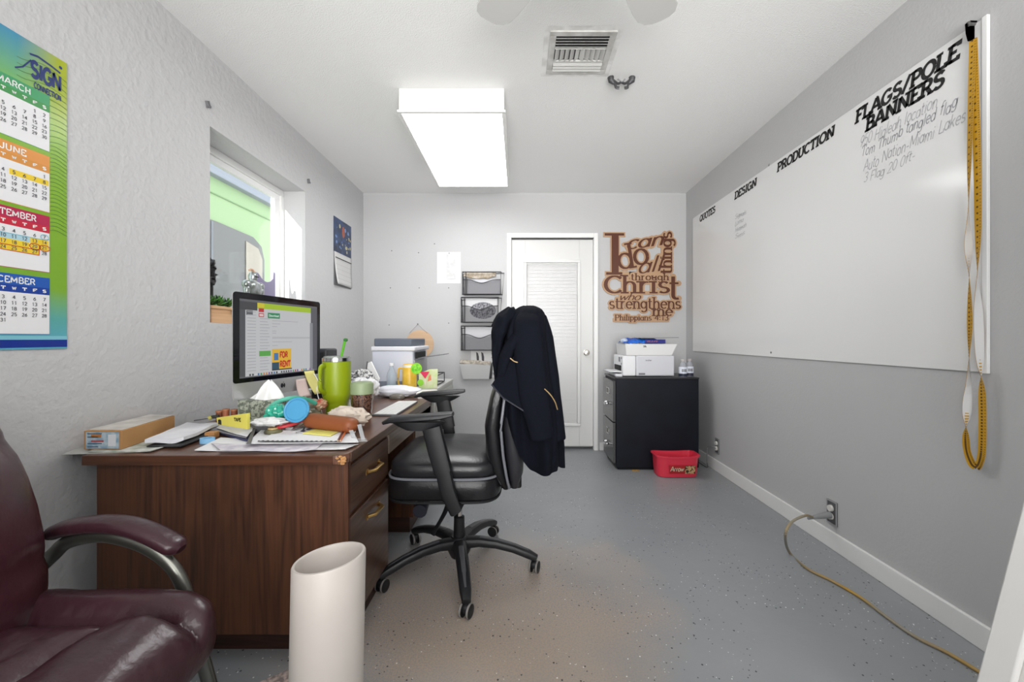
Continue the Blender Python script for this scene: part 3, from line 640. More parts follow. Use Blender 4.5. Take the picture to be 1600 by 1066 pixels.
def sleeve(pts, ra, rb, Y0, name='sleeve', fold=.12):
    path = bez([V((x-CX)*Y_/F, Y_, CH-(y-CY)*Y_/F) for x, y, Y_ in pts], 8); k = len(path); out = []
    for i, p in enumerate(path):
        t_ = (path[min(i+1, k-1)]-path[max(i-1, 0)]).normalized(); a = V(t_.z, 0, -t_.x).normalized(); c_ = V(0, 1, 0)
        f = i/(k-1)*(len(ra)-1); i0 = min(int(f), len(ra)-2); ww = ra[i0]+(ra[i0+1]-ra[i0])*(f-i0); hh = rb[i0]+(rb[i0+1]-rb[i0])*(f-i0)
        ring = []
        for j in range(32):
            th = 2*math.pi*j/32; m_ = 1+fold*.5*math.sin(3*th+i*.12)+fold*.35*noise.noise(V(math.cos(th)*1.4, math.sin(th)*1.4, i*.16))*2
            ring.append(p+a*ww*math.cos(th)*m_+c_*hh*math.sin(th)*m_)
        out.append(ring)
    return MB().rings(out).build(name, m_cloth, jk, sub=1)
sleeve([(824, 486, 1.77), (825, 505, 1.70), (827, 550, 1.665), (834, 615, 1.66), (841, 655, 1.66), (846, 688, 1.66)], [.035, .055, .06, .058, .052, .046], [.02, .034, .034, .03, .028, .026], JY, fold=.08)
sleeve([(846, 492, 1.86), (853, 530, 1.80), (859, 590, 1.78), (867, 650, 1.78), (872, 688, 1.78)], [.02, .034, .04, .036, .034], [.05, .06, .06, .05, .05], JY, fold=.08)
# gathered collar and folds at the front left
sleeve([(803, 484, 1.80), (790, 500, 1.77), (780, 520, 1.75), (777, 545, 1.75), (776, 575, 1.76), (776, 598, 1.78)], [.03, .04, .03, .02, .014, .008], [.04, .06, .06, .05, .04, .03], JY, 'collar', .3)
sleeve([(812, 520, 1.69), (800, 540, 1.68), (790, 560, 1.68), (784, 585, 1.69), (782, 600, 1.70)], [.02, .026, .024, .016, .01], [.02, .03, .03, .03, .02], JY, 'fold', .25)
sleeve([(806, 484, 2.1), (790, 492, 2.12), (778, 502, 2.14), (770, 512, 2.16)], [.02, .026, .02, .01], [.03, .05, .05, .03], JY, 'collar_tip', .3)
fl = [(812, 548, 1.665), (814, 600, 1.655), (823, 645, 1.65), (812, 638, 1.65), (786, 622, 1.665), (768, 601, 1.68), (783, 580, 1.67), (798, 562, 1.668)]
fp = [V((x-CX)*Y_/F, Y_, CH-(y-CY)*Y_/F) for x, y, Y_ in fl]
MB().prism(fp, (0, .012, 0)).build('front_flap', m_cloth, jk, bevel=.003)
MB().tube([p+V(0, -.001, 0) for p in fp[2:6]], .0035, 6).build('flap_piping', M('23252e', .5), jk)
MB().tube(bez([V((x-CX)*1.645/F, 1.645, CH-(y-CY)*1.645/F) for x, y in ((797, 560), (804, 565), (813, 567))]), .0022, 6).build('gold_piping', m_gold, jk)
MB().tube(bez([V((x-CX)*Y_/F, Y_, CH-(y-CY)*Y_/F) for x, y, Y_ in ((851, 608, 1.62), (860, 617, 1.64), (867, 628, 1.66), (871, 640, 1.69))]), .0022, 6).build('gold_piping', m_gold, jk)
# ---------------------------------------------------------------- maroon armchair, near left
mc = thing('leather_armchair', 'maroon leather cantilever armchair with grey tube arms in the near left corner', 'chair', (-.93, .74, 0))
m_mar = M('3c2129', .3, bump=(34, .35, .006), var=('301920', 4, .3), spec=.6)
m_mar2 = M('3a1b23', .28, bump=(60, .3, .003), spec=.6)
m_tube = M('6d6e68', .3, .85)
def crease(x, y, segs, wd):
    d = 9
    for (a, b_) in segs:
        a, b_ = Vector(a), Vector(b_); p = Vector((x, y)); t_ = max(0, min(1, (p-a).dot(b_-a)/(b_-a).length_squared)); d = min(d, (p-(a+(b_-a)*t_)).length)
    return math.exp(-(d/wd)**2)
seams = [((-1.25, .875), (-.62, .885)), ((-1.0, .875), (-.80, .66)), ((-.80, .66), (-.80, .40)), ((-1.25, .60), (-.62, .60))]
seams = [((-1.25, .885), (-.78, .885)), ((-.78, .885), (-.62, .87)), ((-.845, .88), (-.93, .5)), ((-1.25, .60), (-.9, .60))]
def mseat(q, p):
    if p.z > -.1:
        c_ = crease(q.x, q.y, seams, .018)
        puff = .0
        if q.y > .885: puff = .022*math.sin(max(0, min(1, (q.y-.885)/.12))*math.pi)
        elif q.x > -.86: puff = .018*math.sin(max(0, min(1, (q.x+.86)/.22))*math.pi)
        else: puff = -.012
        q = q+V(0, 0, (puff-.030*c_)*min(1, p.z*2+.2))
        q.z += .0035*noise.noise(V(q.x*14, q.y*14, 1))+.002*noise.noise(V(q.x*40, q.y*12, 3))
    return q+V(.012, 0, 0)*noise.noise(V(q.y*8, q.z*8, 0))
MB().sq((-.947, .735, .425), (.278, .265, .088), .62, .42, 140, 60, mseat).build('seat', m_mar, mc, ang=60)
st = []
for i in range(22):
    y = .885-.30*i/21; x = -.845-.085*(.885-y)/.38*1.0; st.append(V(x, y, 0))
def mback(q, p):
    t_ = (q.z-.40)/.62
    q = q+V(-.17*t_*t_-.02*t_, 0, 0)
    q.x += .008*noise.noise(V(q.y*7, q.z*5, 2))-.009*crease(q.y, q.z, [((.45, .60), (1.0, .585)), ((.45, .86), (1, .85))], .016)*(p.x > 0)
    return q
MB().sq((-1.135, .72, .70), (.105, .265, .33), .55, .62, 80, 60, mback).build('backrest', m_mar2, mc, ang=60)
def arm_set(Y, first):
    s_ = Y
    pth = [(80, 868), (100, 850), (135, 840), (170, 840), (215, 852), (250, 872), (272, 895), (286, 925), (293, 960), (306, 1005), (322, 1060), (340, 1130)]
    YY = 1.03
    pts = [P(x, y, YY) for x, y in pth]
    pts = [V(-1.27, YY, .46), V(-1.2, YY, .515)]+pts
    last_ = pts[-1]; pts += [V(last_.x+.012, YY, .06), V(last_.x-.01, YY, .024), V(last_.x-.06, YY, .0175), V(-1.15, YY, .0175)]
    pts = [V(p.x, Y, p.z) for p in pts]
    MB().tube(bez(pts, 6), .017, 14, b=.013, up=(0, 1, 0)).build('arm_tube', m_tube, mc)
    pp = [(78, 838), (92, 829), (120, 823), (160, 820), (200, 824), (235, 836), (262, 850), (281, 860)]
    path = [P(x, y, YY) for x, y in pp]; path = [V(p.x, Y, p.z) for p in path]
    pd = MB().tube(bez(path, 4), [.010]+[.024]*2+[.031]*23+[.029, .024, .014], 18, b=[.006]+[.013]*2+[.0185]*23+[.018, .016, .010], sq=.8)
    pb = pd.build('arm_pad', m_mar, mc); ORG[pb] = ORG[mc]
    MB().tube([V(p.x, Y-.0255 if True else Y, p.z-.009) for p in bez(path, 4)[3:-4]], .0018, 6).build('stitching', M('7e4a52', .6), pb)
arm_set(1.035, True); arm_set(.435, False)
MB().tube([(-1.15, .435, .0175), (-1.15, 1.035, .0175)], .0175, 12).build('floor_bar', m_tube, mc)
for x_r, z_r in ((-1.12, .36), (-.86, .345)): MB().tube([(x_r, .435, z_r), (x_r, 1.035, z_r)], .0145, 12).build('seat_rail', m_tube, mc)
# ---------------------------------------------------------------- PVC pipe
pc = P(515, 0, .963); pr = P(569, 0, .963).x-pc.x-.001; ptop = CH-(878-CY)*.963/F
def pipe_ring(r, z0, tilt): return [V(pc.x-.012*(1-z0/.57)+r*math.cos(t_), .963+r*math.sin(t_), z0+tilt*(.011+.009*math.cos(t_)-.003*math.sin(t_))) for t_ in [2*math.pi*j/56 for j in range(56)]]
MB().rings([pipe_ring(pr, 0, 0), pipe_ring(pr, .25, 0), pipe_ring(pr, ptop-.004, 1), pipe_ring(pr-.002, ptop, 1), pipe_ring(pr-.007, ptop, 1), pipe_ring(pr-.009, ptop-.003, 1), pipe_ring(pr-.009, .3, 0), pipe_ring(pr-.009, .0, 0)], cap=False, closed=True).build('plastic_pipe', M('c0b9b3', .42, var=('b5aea8', 5, .3), bump=(40, .15, .001)), label='wide off-white plastic pipe standing upright in front of the desk', cat='pipe', ang=50)
pa = P(437, 1047, FLR(437, 1047).y)
q = MB(); c = [FLR(455, 1046), FLR(405, 1068), FLR(450, 1110), FLR(500, 1080)]
q.prism([p+V(0, 0, .001) for p in c], (0, 0, .003)); q.build('newspaper', M('cbb8b0', .8, var=('8c7f7c', 60, .08)), label='folded printed paper lying on the floor left of the pipe', cat='newspaper')
# ---------------------------------------------------------------- right wall: whiteboard
U_R, U_L, U_B = V(0, -1, 0), V(0, 1, 0), V(1, 0, 0); UP = V(0, 0, 1)
by0, by1, bz0, bz1 = 1.437, 3.88, .972, 2.208; bx = XR-.009
wbd = thing('whiteboard', 'long glossy whiteboard with black slab headings on the right wall', 'whiteboard', (XR, (by0+by1)/2, bz0))
MB().box(bx, XR-.001, by0+.018, by1, bz0, bz1).build('writing_surface', M('e6e6e6', .14, spec=.5), wbd)
for (a, b_, c_, d_) in ((by0, by0+.018, bz0-.004, bz1+.004),): MB().box(bx-.004, XR-.001, a, b_, c_, d_).build('frame', M('f0f0f0', .3), wbd, bevel=.002)

m_ink = M('151515', .5)
def head(text, px0, px1, z0, z1, slant=.2, t=.13, squeeze=None):
    y0, y1 = RWY(px0), RWY(px1)
    write(MB(), text, (bx-.0012, y0, z0), U_R, UP, z1-z0, t=t, fit=(y0-y1)-slant*(z1-z0), gap=.13, serif=.09, slant=slant, con=.12).build('lettering', m_ink, wbd, smooth=False)
head('FLAGS/POLE', 1340, 1507, 2.118, 2.190); head('BANNERS', 1356, 1483, 2.050, 2.122)
head('PRODUCTION', 1217, 1308, 2.128, 2.192); head('DESIGN', 1150, 1185, 2.128, 2.192); head('QUOTES', 1095, 1120, 2.128, 2.192)
def hand(text, px0, py0, px1, h, col='bdbec1', t=.045, slant=.35):
    Y0, Y1 = RWY(px0), RWY(px1); z0 = P(px0, py0, Y0).z
    write(MB(), text, (bx-.001, Y0, z0), U_R, UP, h, t=t, fit=Y0-Y1, gap=.06, slant=slant, jit=.12).build('handwriting', M(col, .6), wbd, smooth=False)
hand('950 Hialeah location', 1346, 233, 1468, .052); hand('Tom Thumb tangled flag', 1348, 248, 1498, .05, 'abacb0', .052)
hand('Auto Nation-Miami Lakes', 1352, 269, 1511, .052, 'b7b8bb'); hand('3 Flag 20x0ft-', 1352, 287, 1432, .045, 'b9babd', .045)
for k_, tx in enumerate(('Signals', 'Lomax', 'Hialeah', 'Sims')): hand(tx, 1150, 344+k_*10, 1168+(k_ % 2)*-3, .035, 'b9babd', .055)
for (px, py) in ((1204, 258), (1207, 551)):
    Y_ = RWY(px); p = P(px, py, Y_); MB().lathe([(0, 0), (.007, 0), (.006, .003), (0, .004)], (bx, p.y, p.z), (-1, 0, 0), 10).build('screw', M('8f8f8f', .3, 1), wbd)
# ---------------------------------------------------------------- tape measure
tm = thing('tape_measure', 'yellow cloth measuring tape hung in a long loop over the near end of the whiteboard', 'measuring tape', (1.6, 1.49, .6))
m_tape = M('c9981c', .5); m_back = M('d9d9d9', .6); m_tick = M('5c3f10', .6)
BK_ = 1
def strand(pts, side, n=10, w=.0125):
    # pts: px,py,twist angle in degrees, x distance from the wall
    q = [(Vector((P(a, b_, 1).x, 0, 0)), a, b_, c_, d_) for a, b_, c_, d_ in pts]
    C = bez([V(a, b_, 0) for a, b_, c_, d_ in pts], n); Tw = bez([V(c_, d_, 0) for a, b_, c_, d_ in pts], n)
    mb = MB(); ticks = MB(); L = []; 
    for c_, tw in zip(C, Tw):
        x = XR-tw.y; Y_ = x*F/(c_.x-CX); L.append((P(c_.x, c_.y, Y_), math.radians(tw.x)))
    for i, (p, a) in enumerate(L):
        d_ = (L[min(i+1, len(L)-1)][0]-L[max(i-1, 0)][0]).normalized()
        s_ = V(-1, 0, 0).cross(d_).normalized() if abs(d_.x) < .9 else V(0, 1, 0)   # lies against the wall
        nrm = d_.cross(s_).normalized()
        if nrm.x > 0: nrm = -nrm
        sd_ = (s_*math.cos(a)+nrm*math.sin(a)); L[i] = (p, sd_, (sd_.cross(d_)).normalized())
    mb.rings([[p+s_*w, p+s_*w+n_*.0006, p-s_*w+n_*.0006, p-s_*w] for p, s_, n_ in L])
    back = MB()
    for (p, s_, n_), (p2, s2, n2) in zip(L, L[1:]):
        for sg_ in (1,): back.add([p+s_*w*.98+n_*sg_*.0011*BK_, p-s_*w*.98+n_*sg_*.0011*BK_, p2-s2*w*.98+n2*sg_*.0011*BK_, p2+s2*w*.98+n2*sg_*.0011*BK_], [(0, 1, 2, 3)])
    back.build('tape_back', m_back, tm)
    o = mb.build('tape', m_tape, tm)
    acc = 0
    for (p, s_, n_), (p2, s2, n2) in zip(L, L[1:]):
        dl = (p2-p).length; nt = max(1, int(dl/.008))
        for k in range(nt):
            c_ = p+(p2-p)*(k/nt); dd = (p2-p).normalized()
            for off in (-.0007,):
                ticks.add([c_+s_*w*.92+n_*off, c_+s_*w*.5+n_*off, c_+s_*w*.5+n_*off+dd*.0018, c_+s_*w*.92+n_*off+dd*.0018], [(0, 1, 2, 3)])
                if k % 3 == 0 and nt > 0: ticks.add([c_+s_*w*.15+n_*off, c_-s_*w*.35+n_*off, c_-s_*w*.35+n_*off+dd*.006, c_+s_*w*.15+n_*off+dd*.006], [(0, 1, 2, 3)])
    ticks.build('tape_markings', m_tick, tm, smooth=False, kind='stuff')
strand([(1520, 62, 0, .03), (1517, 150, 10, .03), (1514, 260, 25, .035), (1513, 340, 60, .04), (1513, 385, 100, .04), (1514, 430, 50, .04), (1515, 500, 15, .04), (1514, 550, 40, .035), (1513, 600, 80, .03), (1511, 640, 120, .03), (1509, 680, 10, .03), (1511, 705, 0, .03), (1518, 724, -10, .03), (1524, 730, 0, .03)], 0)
strand([(1521, 62, 0, .028), (1524, 150, 0, .028), (1527, 260, 0, .028), (1528, 360, 10, .028), (1527, 440, 60, .03), (1529, 500, 115, .03), (1531, 560, 100, .03), (1534, 610, 10, .03), (1535, 660, 0, .03), (1534, 705, 0, .03), (1530, 724, 5, .03), (1525, 731, 0, .03)], 1)
q = MB(); Y_ = 1.48
for k, (dx, dz, h_) in enumerate(((-6, 0, 30), (-2, -4, 34), (2, -2, 32))):
    q.prism([P(1519+dx-5, 40+dz, Y_), P(1519+dx+4, 32+dz, Y_), P(1520+dx+5, 40+dz+h_*.6, Y_), P(1521+dx+2, 34+dz+h_, Y_), P(1520+dx-3, 36+dz+h_, Y_)], (.012+.004*k, 0, 0))
q = MB()
tp = [P(1512, 38, Y_), P(1522, 31, Y_), P(1525, 44, Y_), P(1526, 60, Y_), P(1520, 63, Y_), P(1516, 66, Y_), P(1513, 52, Y_)]
q.prism([V(p.x-.012, p.y, p.z) for p in tp], (.03, 0, 0)).build('tape_knot', M('141416', .6, bump=(120, 1, .004)), tm, bevel=.003)
MB().lathe([(0, 0), (.006, 0), (.006, .03), (.009, .031), (.009, .035), (0, .036)], V(XR, P(1519, 0, 1.48).y, P(0, 38, 1.48).z), (-1, 0, 0), 10).build('hanging_nail', M('8f8f8f', .3, 1), tm)
# ---------------------------------------------------------------- outlets and cords
def outlet(px, py, name, label, plug):
    Y_ = RWY(px); p = P(px, py, Y_)
    r = thing(name, label, 'outlet', (XR, p.y, p.z-.06))
    MB().box(XR-.004, XR, p.y-.035, p.y+.035, p.z-.062, p.z+.062).build('box_opening', M('5c5c5e', .7), r, bevel=.002)
    fr = MB(); 
    for (a, b_, c_, d_) in ((-.035, .035, .055, .062), (-.035, .035, -.062, -.055), (-.035, -.03, -.055, .055), (.03, .035, -.055, .055)):
        fr.box(XR-.008, XR-.004, p.y+a, p.y+b_, p.z+c_, p.z+d_)
    fr.build('metal_rim', M('b5b5b8', .4, .6), r, bevel=.001)
    for s_ in (1, -1):
        MB().lathe([(0, 0), (.017, 0), (.016, .012), (0, .012)], (XR-.004, p.y+.004, p.z+s_*.021), (-1, 0, 0), 18).build('socket', M('dddbd6', .4), r)
    return p
p1 = outlet(1301, 801, 'wall_outlet', 'bare wall outlet with the grey plug of the yellow cord, missing its cover', 1)
p2 = outlet(1121, 697, 'wall_outlet', 'small bare wall outlet beside the red tub, cover missing', 0)
cord = thing('extension_cord', 'yellow extension cord plugged into the wall and trailing over the floor', 'cord', (1.2, 1.7, 0))
pz = P(1301, 805, RWY(1301))
cp = [P(1290, 804, 1.62*0+2.13), P(1262, 805, 2.10), P(1240, 812, 2.05), P(1228, 832, 2.0)]
fl_ = [FLR(1234, 864, .007), FLR(1262, 889, .007), FLR(1300, 908, .007), FLR(1345, 934, .007), FLR(1385, 964, .007), FLR(1430, 995, .007), FLR(1480, 1020, .007), FLR(1537, 1054, .007), FLR(1600, 1090, .007)]
cp[0].x = XR-.045; st_ = [V(XR-.045, pz.y-.0, pz.z-.004), V(XR-.11, pz.y-.01, pz.z-.006)]
mid = [P(1258, 806, 1.98), P(1236, 817, 1.93), P(1227, 838, 1.91)]
MB().tube(bez(st_+mid+fl_, 8), .0062, 8).build('cord', M('b08a2e', .6, var=('8d8a80', 3, .12)), cord)
MB().tube([(XR-.013, pz.y, pz.z), (XR-.03, pz.y, pz.z), (XR-.05, pz.y-.002, pz.z-.002), (XR-.10, pz.y-.01, pz.z-.006), (XR-.14, pz.y-.018, pz.z-.01)], [.017, .017, .015, .010, .007], 12).build('plug', M('8f9092', .5), cord)
c2 = thing('power_cable', 'thin grey cable running from the small far outlet to behind the filing cabinet', 'cord', (1.55, 3.5, 0))
MB().tube(bez([(XR-.012, p2.y, p2.z-.02), (XR-.04, p2.y+.01, p2.z-.01), (XR-.06, p2.y+.05, p2.z-.03), (XR-.07, p2.y+.03, .06), (XR-.05, p2.y+.08, .008), (XR-.06, p2.y+.25, .006)]), .004, 8).build('cable', M('6b6b6d', .5), c2)
# ---------------------------------------------------------------- leaning white board at the right edge of the frame
lb = thing('leaning_panel', 'white painted wooden panel leaning at the far right edge of the view', 'panel', (1.1, .8, 0))
def leanpt(z, y): return V(.985+z*.262, y, z)
mbp = MB(); y0_, y1_ = .42, .955
mbp.prism([leanpt(0, y1_), leanpt(2.0, y1_), leanpt(2.0, y1_)+V(.035, 0, -.009), leanpt(0, y1_)+V(.035, 0, 0)], (0, y0_-y1_, 0)).build('board', wood('cfccc6', 'e2e0dc', 2, .5), lb, bevel=.003)
MB().prism([leanpt(.0, y1_)+V(-.016, .0, 0), leanpt(2.0, y1_)+V(-.016, .0, 0), leanpt(2.0, y1_), leanpt(0, y1_)], (0, -.06, 0)).build('edge_trim', M('e3e2e0', .4), lb, bevel=.004)
# ---------------------------------------------------------------- back wall things
sgn = thing('scripture_sign', 'brown and tan layered wooden word art hung beside the door', 'wall sign', (1.2, YB, 1.5))
sk = YB/F
def sg(x, y, yy): return V((930+x/6.273-CX)*sk, yy, CH-(350+y/6.273-CY)*sk)
m_tan = M('b69473', .6); m_brn = M('54260c', .45)
tan, brn = MB(), MB(); ks = sk/6.273
def sw(text, x0, x1, yb, cap, t=.1, serif=.1, slant=0, rot=0, con=.45, gap=.1):
    o = sg(x0, yb, 0); u = V(math.cos(rot), 0, math.sin(rot)); v = V(-math.sin(rot), 0, math.cos(rot))
    h = cap*ks; L_ = abs(x1-x0)*ks if rot < 1 else x1*ks
    kw = dict(h=h, t=t, fit=L_, gap=gap, serif=serif, slant=slant, con=con)
    write(tan, text, V(o.x, YB-.013, o.z), u, v, thick=(0, .009, 0), grow=.0145, rnd=True, **kw)
    write(brn, text, V(o.x, YB-.0165, o.z), u, v, thick=(0, .004, 0), **kw)
sw('I', 98, 272, 500, 405, t=.16/1.9, serif=.0)
# heavy serifed capital drawn as slabs
brn.v, brn.f, brn.m, tan.v, tan.f, tan.m = [], [], [], [], [], []
for mbx, yy, th_, g in ((tan, YB-.013, .009, 12), (brn, YB-.0165, .004, 0)):
    for (a, b_, c_, d_) in ((158, 226, 118, 476), (90, 280, 95, 118), (105, 262, 476, 500)):
        yy -= .00003*(a % 7+1); mbx.prism([sg(a-g, c_-g, yy), sg(b_+g, c_-g, yy), sg(b_+g, d_+g, yy), sg(a-g, d_+g, yy)], (0, th_, 0))
sw('can', 300, 655, 262, 150, t=.07, serif=0, slant=.35, rot=.12, gap=.05)
sw('d', 235, 385, 462, 262, t=.062, serif=.08, rot=.16); sw('o', 382, 522, 418, 258, t=.066, serif=0, rot=.08)
sw('all', 412, 640, 498, 170, t=.055, serif=0, slant=.4, rot=.12, gap=.05)
sw('things', 752, 405, 490, 136, t=.085, serif=.07, rot=math.pi/2, gap=.06)
sw('through', 348, 715, 558, 75, t=.075, serif=.08)
sw('C', 95, 262, 690, 190, t=.085, serif=0, gap=0)
sw('hris', 262, 722, 688, 190, t=.07, serif=.1, gap=.08); sw('t', 722, 815, 752, 270, t=.07, serif=.04)
sw('who', 225, 428, 752, 75, t=.06, serif=0, slant=.4, gap=.04)
sw('strengthens', 135, 832, 838, 122, t=.07, serif=.08, gap=.07)
sw('me', 556, 752, 908, 110, t=.075, serif=.09); sw('Philippians 4:13', 192, 712, 950, 62, t=.08, serif=.09, gap=.1)
for (a, b_, c_, d_) in ((230, 700, 470, 560), (290, 640, 700, 735), (200, 560, 860, 895), (560, 660, 300, 430), (330, 420, 470, 560), (640, 700, 100, 480), (200, 280, 560, 600), (170, 720, 925, 960)):
    tan.prism([sg(a, c_, YB-.0125), sg(b_, c_, YB-.0125), sg(b_, d_, YB-.0125), sg(a, d_, YB-.0125)], (0, .009, 0)) if (a, b_) not in ((290, 640), (200, 560), (200, 280), (560, 660)) else None
tan.build('backing_panel', m_tan, sgn, smooth=False); brn.build('lettering', m_brn, sgn, smooth=False)
pp = thing('wall_paper_sheet', 'plain white paper sheet pinned to the back wall above the file pockets', 'paper', (X(701), YB, Z(443)))
MB().grid(lambda a, b_: V(X(683)+(X(720)-X(683))*a, YB-.003-.004*math.sin(b_*3)*a, Z(443)+(Z(394)-Z(443))*b_), 8, 8).build('sheet', M('dfdfe0', .7), pp)
MB().grid(lambda a, b_: V(X(698)+(X(712)-X(698))*a, YB-.0105, Z(436)+(Z(398)-Z(436))*b_), 1, 1).build('faint_print', M('d6d6d7', .7, var=('cacacb', 30, .1)), pp)
MB().lathe([(0, 0), (.006, 0), (.005, .006), (0, .007)], (X(702), YB-.006, Z(396)), (0, -1, 0), 8).build('pin', M('77777a', .4, .6), pp)
NL = ['nail in the top row of the bare back wall, just left of the white sheet', 'faint nail highest on the back wall, above the left edge of the sheet', 'nail at the left of the middle row on the bare back wall', 'nail in the middle row straight above the round plaque', 'nail in the middle row just below the white sheet', 'nail through the middle of the pinned white sheet', 'lowest left nail on the back wall, left of the round plaque', 'lowest right nail on the back wall, left of the lowest wire pocket']
first = None
for (px, py) in ((612, 392), (654, 395), (679, 381), (610, 450), (655, 450), (701, 450), (701, 422), (608, 508), (701, 505)):
    if first is None:
        first = MB().lathe([(0, 0), (.0055, 0), (.0045, .005), (0, .006)], (X(px), YB, Z(py)), (0, -1, 0), 8).build('wall_nail', M('6a6a6c', .4, .6), label='leftmost nail in the top row of the bare back wall', cat='nail', group='tiny nails left in the bare back wall'); fp_ = (px, py); fl0 = first.location.copy()
    else:
        c = first.copy(); COL.objects.link(c); c.location = fl0+V(X(px)-X(fp_[0]), 0, Z(py)-Z(fp_[1]))
        c['label'] = NL.pop(0)
def hookmark(px, py, label):
    Y_ = LWY(px); p = P(px, py, Y_)
    MB().obox((XL+.006, p.y, p.z), (.006, 0, 0), (0, .008, .004), (0, -.005, .014)).obox((XL+.014, p.y, p.z-.01), (.003, 0, 0), (0, .009, 0), (0, 0, .005)).build('wall_anchor', M('77777a', .5, .4), label=label, cat='wall hook', bevel=.001)
hookmark(323, 163, 'small grey hook left on the wall above the window corner'); hookmark(481, 283, 'small grey hook left on the wall just right of the window')
# round wooden plaque
pl = thing('round_plaque', 'round pale wooden disc hanging on a thin cord behind the white printer', 'wall decoration', (X(656), YB, Z(560)))
MB().lathe([(0, 0), (.138, 0), (.138, .008), (0, .008)], (X(656), YB-.002, Z(538)), (0, -1, 0), 48).build('disc', wood('cda886', 'd9b997', 0, .6), pl, bevel=.001)
MB().tube([(X(640), YB-.012, Z(521)), (X(653), YB-.008, Z(507)), (X(668), YB-.012, Z(521))], .0014, 6).build('cord', M('6b665e', .6), pl)
MB().lathe([(0, 0), (.006, 0), (.006, .012), (0, .013)], (X(653), YB, Z(506.5)), (0, -1, 0), 8).build('nail', M('6a6a6c', .4, .6), pl)
# wire file pockets
m_wire = M('1d1d20', .45); m_mesh = M('3d3d42', .6, alpha=.42)
def pocket(px0, px1, py0, py1, label, content, top_paper=False):
    x0, x1, z1, z0 = X(px0), X(px1), Z(py0), Z(py1); y = YB-.075
    r = thing('wall_file_pocket', label, 'file holder', ((x0+x1)/2, YB, z0))
    def loop(pts, r_): return MB().tube(pts, r_, 6, closed=True)
    loop([(x0, y, z0), (x1, y, z0), (x1, y, z1), (x0, y, z1)], .0058).build('front_frame', m_wire, r)
    loop([(x0+.012, YB-.006, z0), (x1+.012, YB-.006, z0), (x1+.03, YB-.006, z1), (x0-.008, YB-.006, z1-.02)], .0042).build('back_frame', m_wire, r)
    MB().tube(bez([(x0, y, z0+(z1-z0)*.66), (x0+(x1-x0)*.2, y, z0+(z1-z0)*.64), (x0+(x1-x0)*.5, y, z0+(z1-z0)*.5), (x0+(x1-x0)*.8, y, z0+(z1-z0)*.64), (x1, y, z0+(z1-z0)*.66)]), .004, 6).build('wave_bar', m_wire, r)
    for xx in (x0, x1):
        for zz in (z0, z1): MB().tube([(xx, y, zz), (xx+.012, YB-.006, zz)], .0035, 6).build('side_bar', m_wire, r)
    MB().tube([(x0+.035, y, z0), (x0+.035, y, z1)], .004, 6).build('upright_bar', m_wire, r)
    pan = MB()
    for (a, b_) in ((0, .04), (.04, 1)): pass
    MB().grid(lambda a, b_: V(x0+(x1-x0)*a, y+.001, z0+b_*(z1-z0)*(.66-.16*math.sin(math.pi*a)**2)), 16, 2).build('mesh_panel', m_mesh, r)
    MB().prism([(x0, y, z0), (x0, y, z1), (x0+.004, YB-.006, z1-.02), (x0+.012, YB-.006, z0)], (.001, 0, 0)).build('side_panel', m_mesh, r)
    MB().box(x0, x1+.01, y, YB-.004, z0-.001, z0+.001).build('base_panel', m_mesh, r)
    return r, x0, x1, z0, z1, y
r, x0, x1, z0, z1, y = pocket(724, 783, 427, 461, 'black wire wall pocket stuffed with crumpled papers, topmost of three', 1)
MB().box(x0+.05, x1-.01, y+.012, y+.03, z0+.004, z0+.15).build('envelope_stack', M('c9c9ce', .7), label='grey white envelopes standing in the topmost wire wall pocket', cat='envelopes', bevel=.002)
q = MB(); q.grid(lambda a, b_: V(x0+.01+(x1-x0-.06)*a, y+.0+.045*b_+.01*noise.noise(V(a*5, b_*3, 0)), z1-.045+.05*b_-.02*math.sin(a*3.1)*(1-b_)+.02*noise.noise(V(a*6, b_*5, 3))), 24, 10)
q.build('crumpled_papers', M('bcb3a6', .8, var=('8a7c66', 25, .15)), label='crumpled tan papers spilling over the topmost wire wall pocket', cat='papers', solid=.004)
r, x0, x1, z0, z1, y = pocket(722, 779, 466, 504, 'black wire wall pocket showing a round grey printed disc, middle of three', 1)
sh = MB().box(x0+.04, x1-.012, y+.02, y+.024, z0+.004, z1-.012).build('printed_sheet', M('d2d2d4', .7), label='white sheet printed with a dark oval in the middle wall pocket', cat='paper'); 
MB().lathe([(0, 0), (1, 0), (1, .001), (0, .001)], (0, 0, 0), (0, -1, 0), 32)
ov = [V((x0+x1)/2+.03+.125*math.cos(a_), y+.0185, (z0+z1)/2-.006+.08*math.sin(a_)) for a_ in [2*math.pi*j/32 for j in range(32)]]
MB().prism(ov, (0, .001, 0)).build('oval_print', M('4f4f54', .7, var=('9a9aa0', 60, .08)), sh)
r, x0, x1, z0, z1, y = pocket(722, 779, 510, 547, 'black wire wall pocket with pale sheets, lowest of three', 1)
MB().box(x0+.04, x1-.006, y+.02, y+.03, z0+.004, z1-.01).build('paper_stack', M('c4c4c8', .7), label='pale sheets standing in the lowest wire wall pocket', cat='papers', bevel=.001)
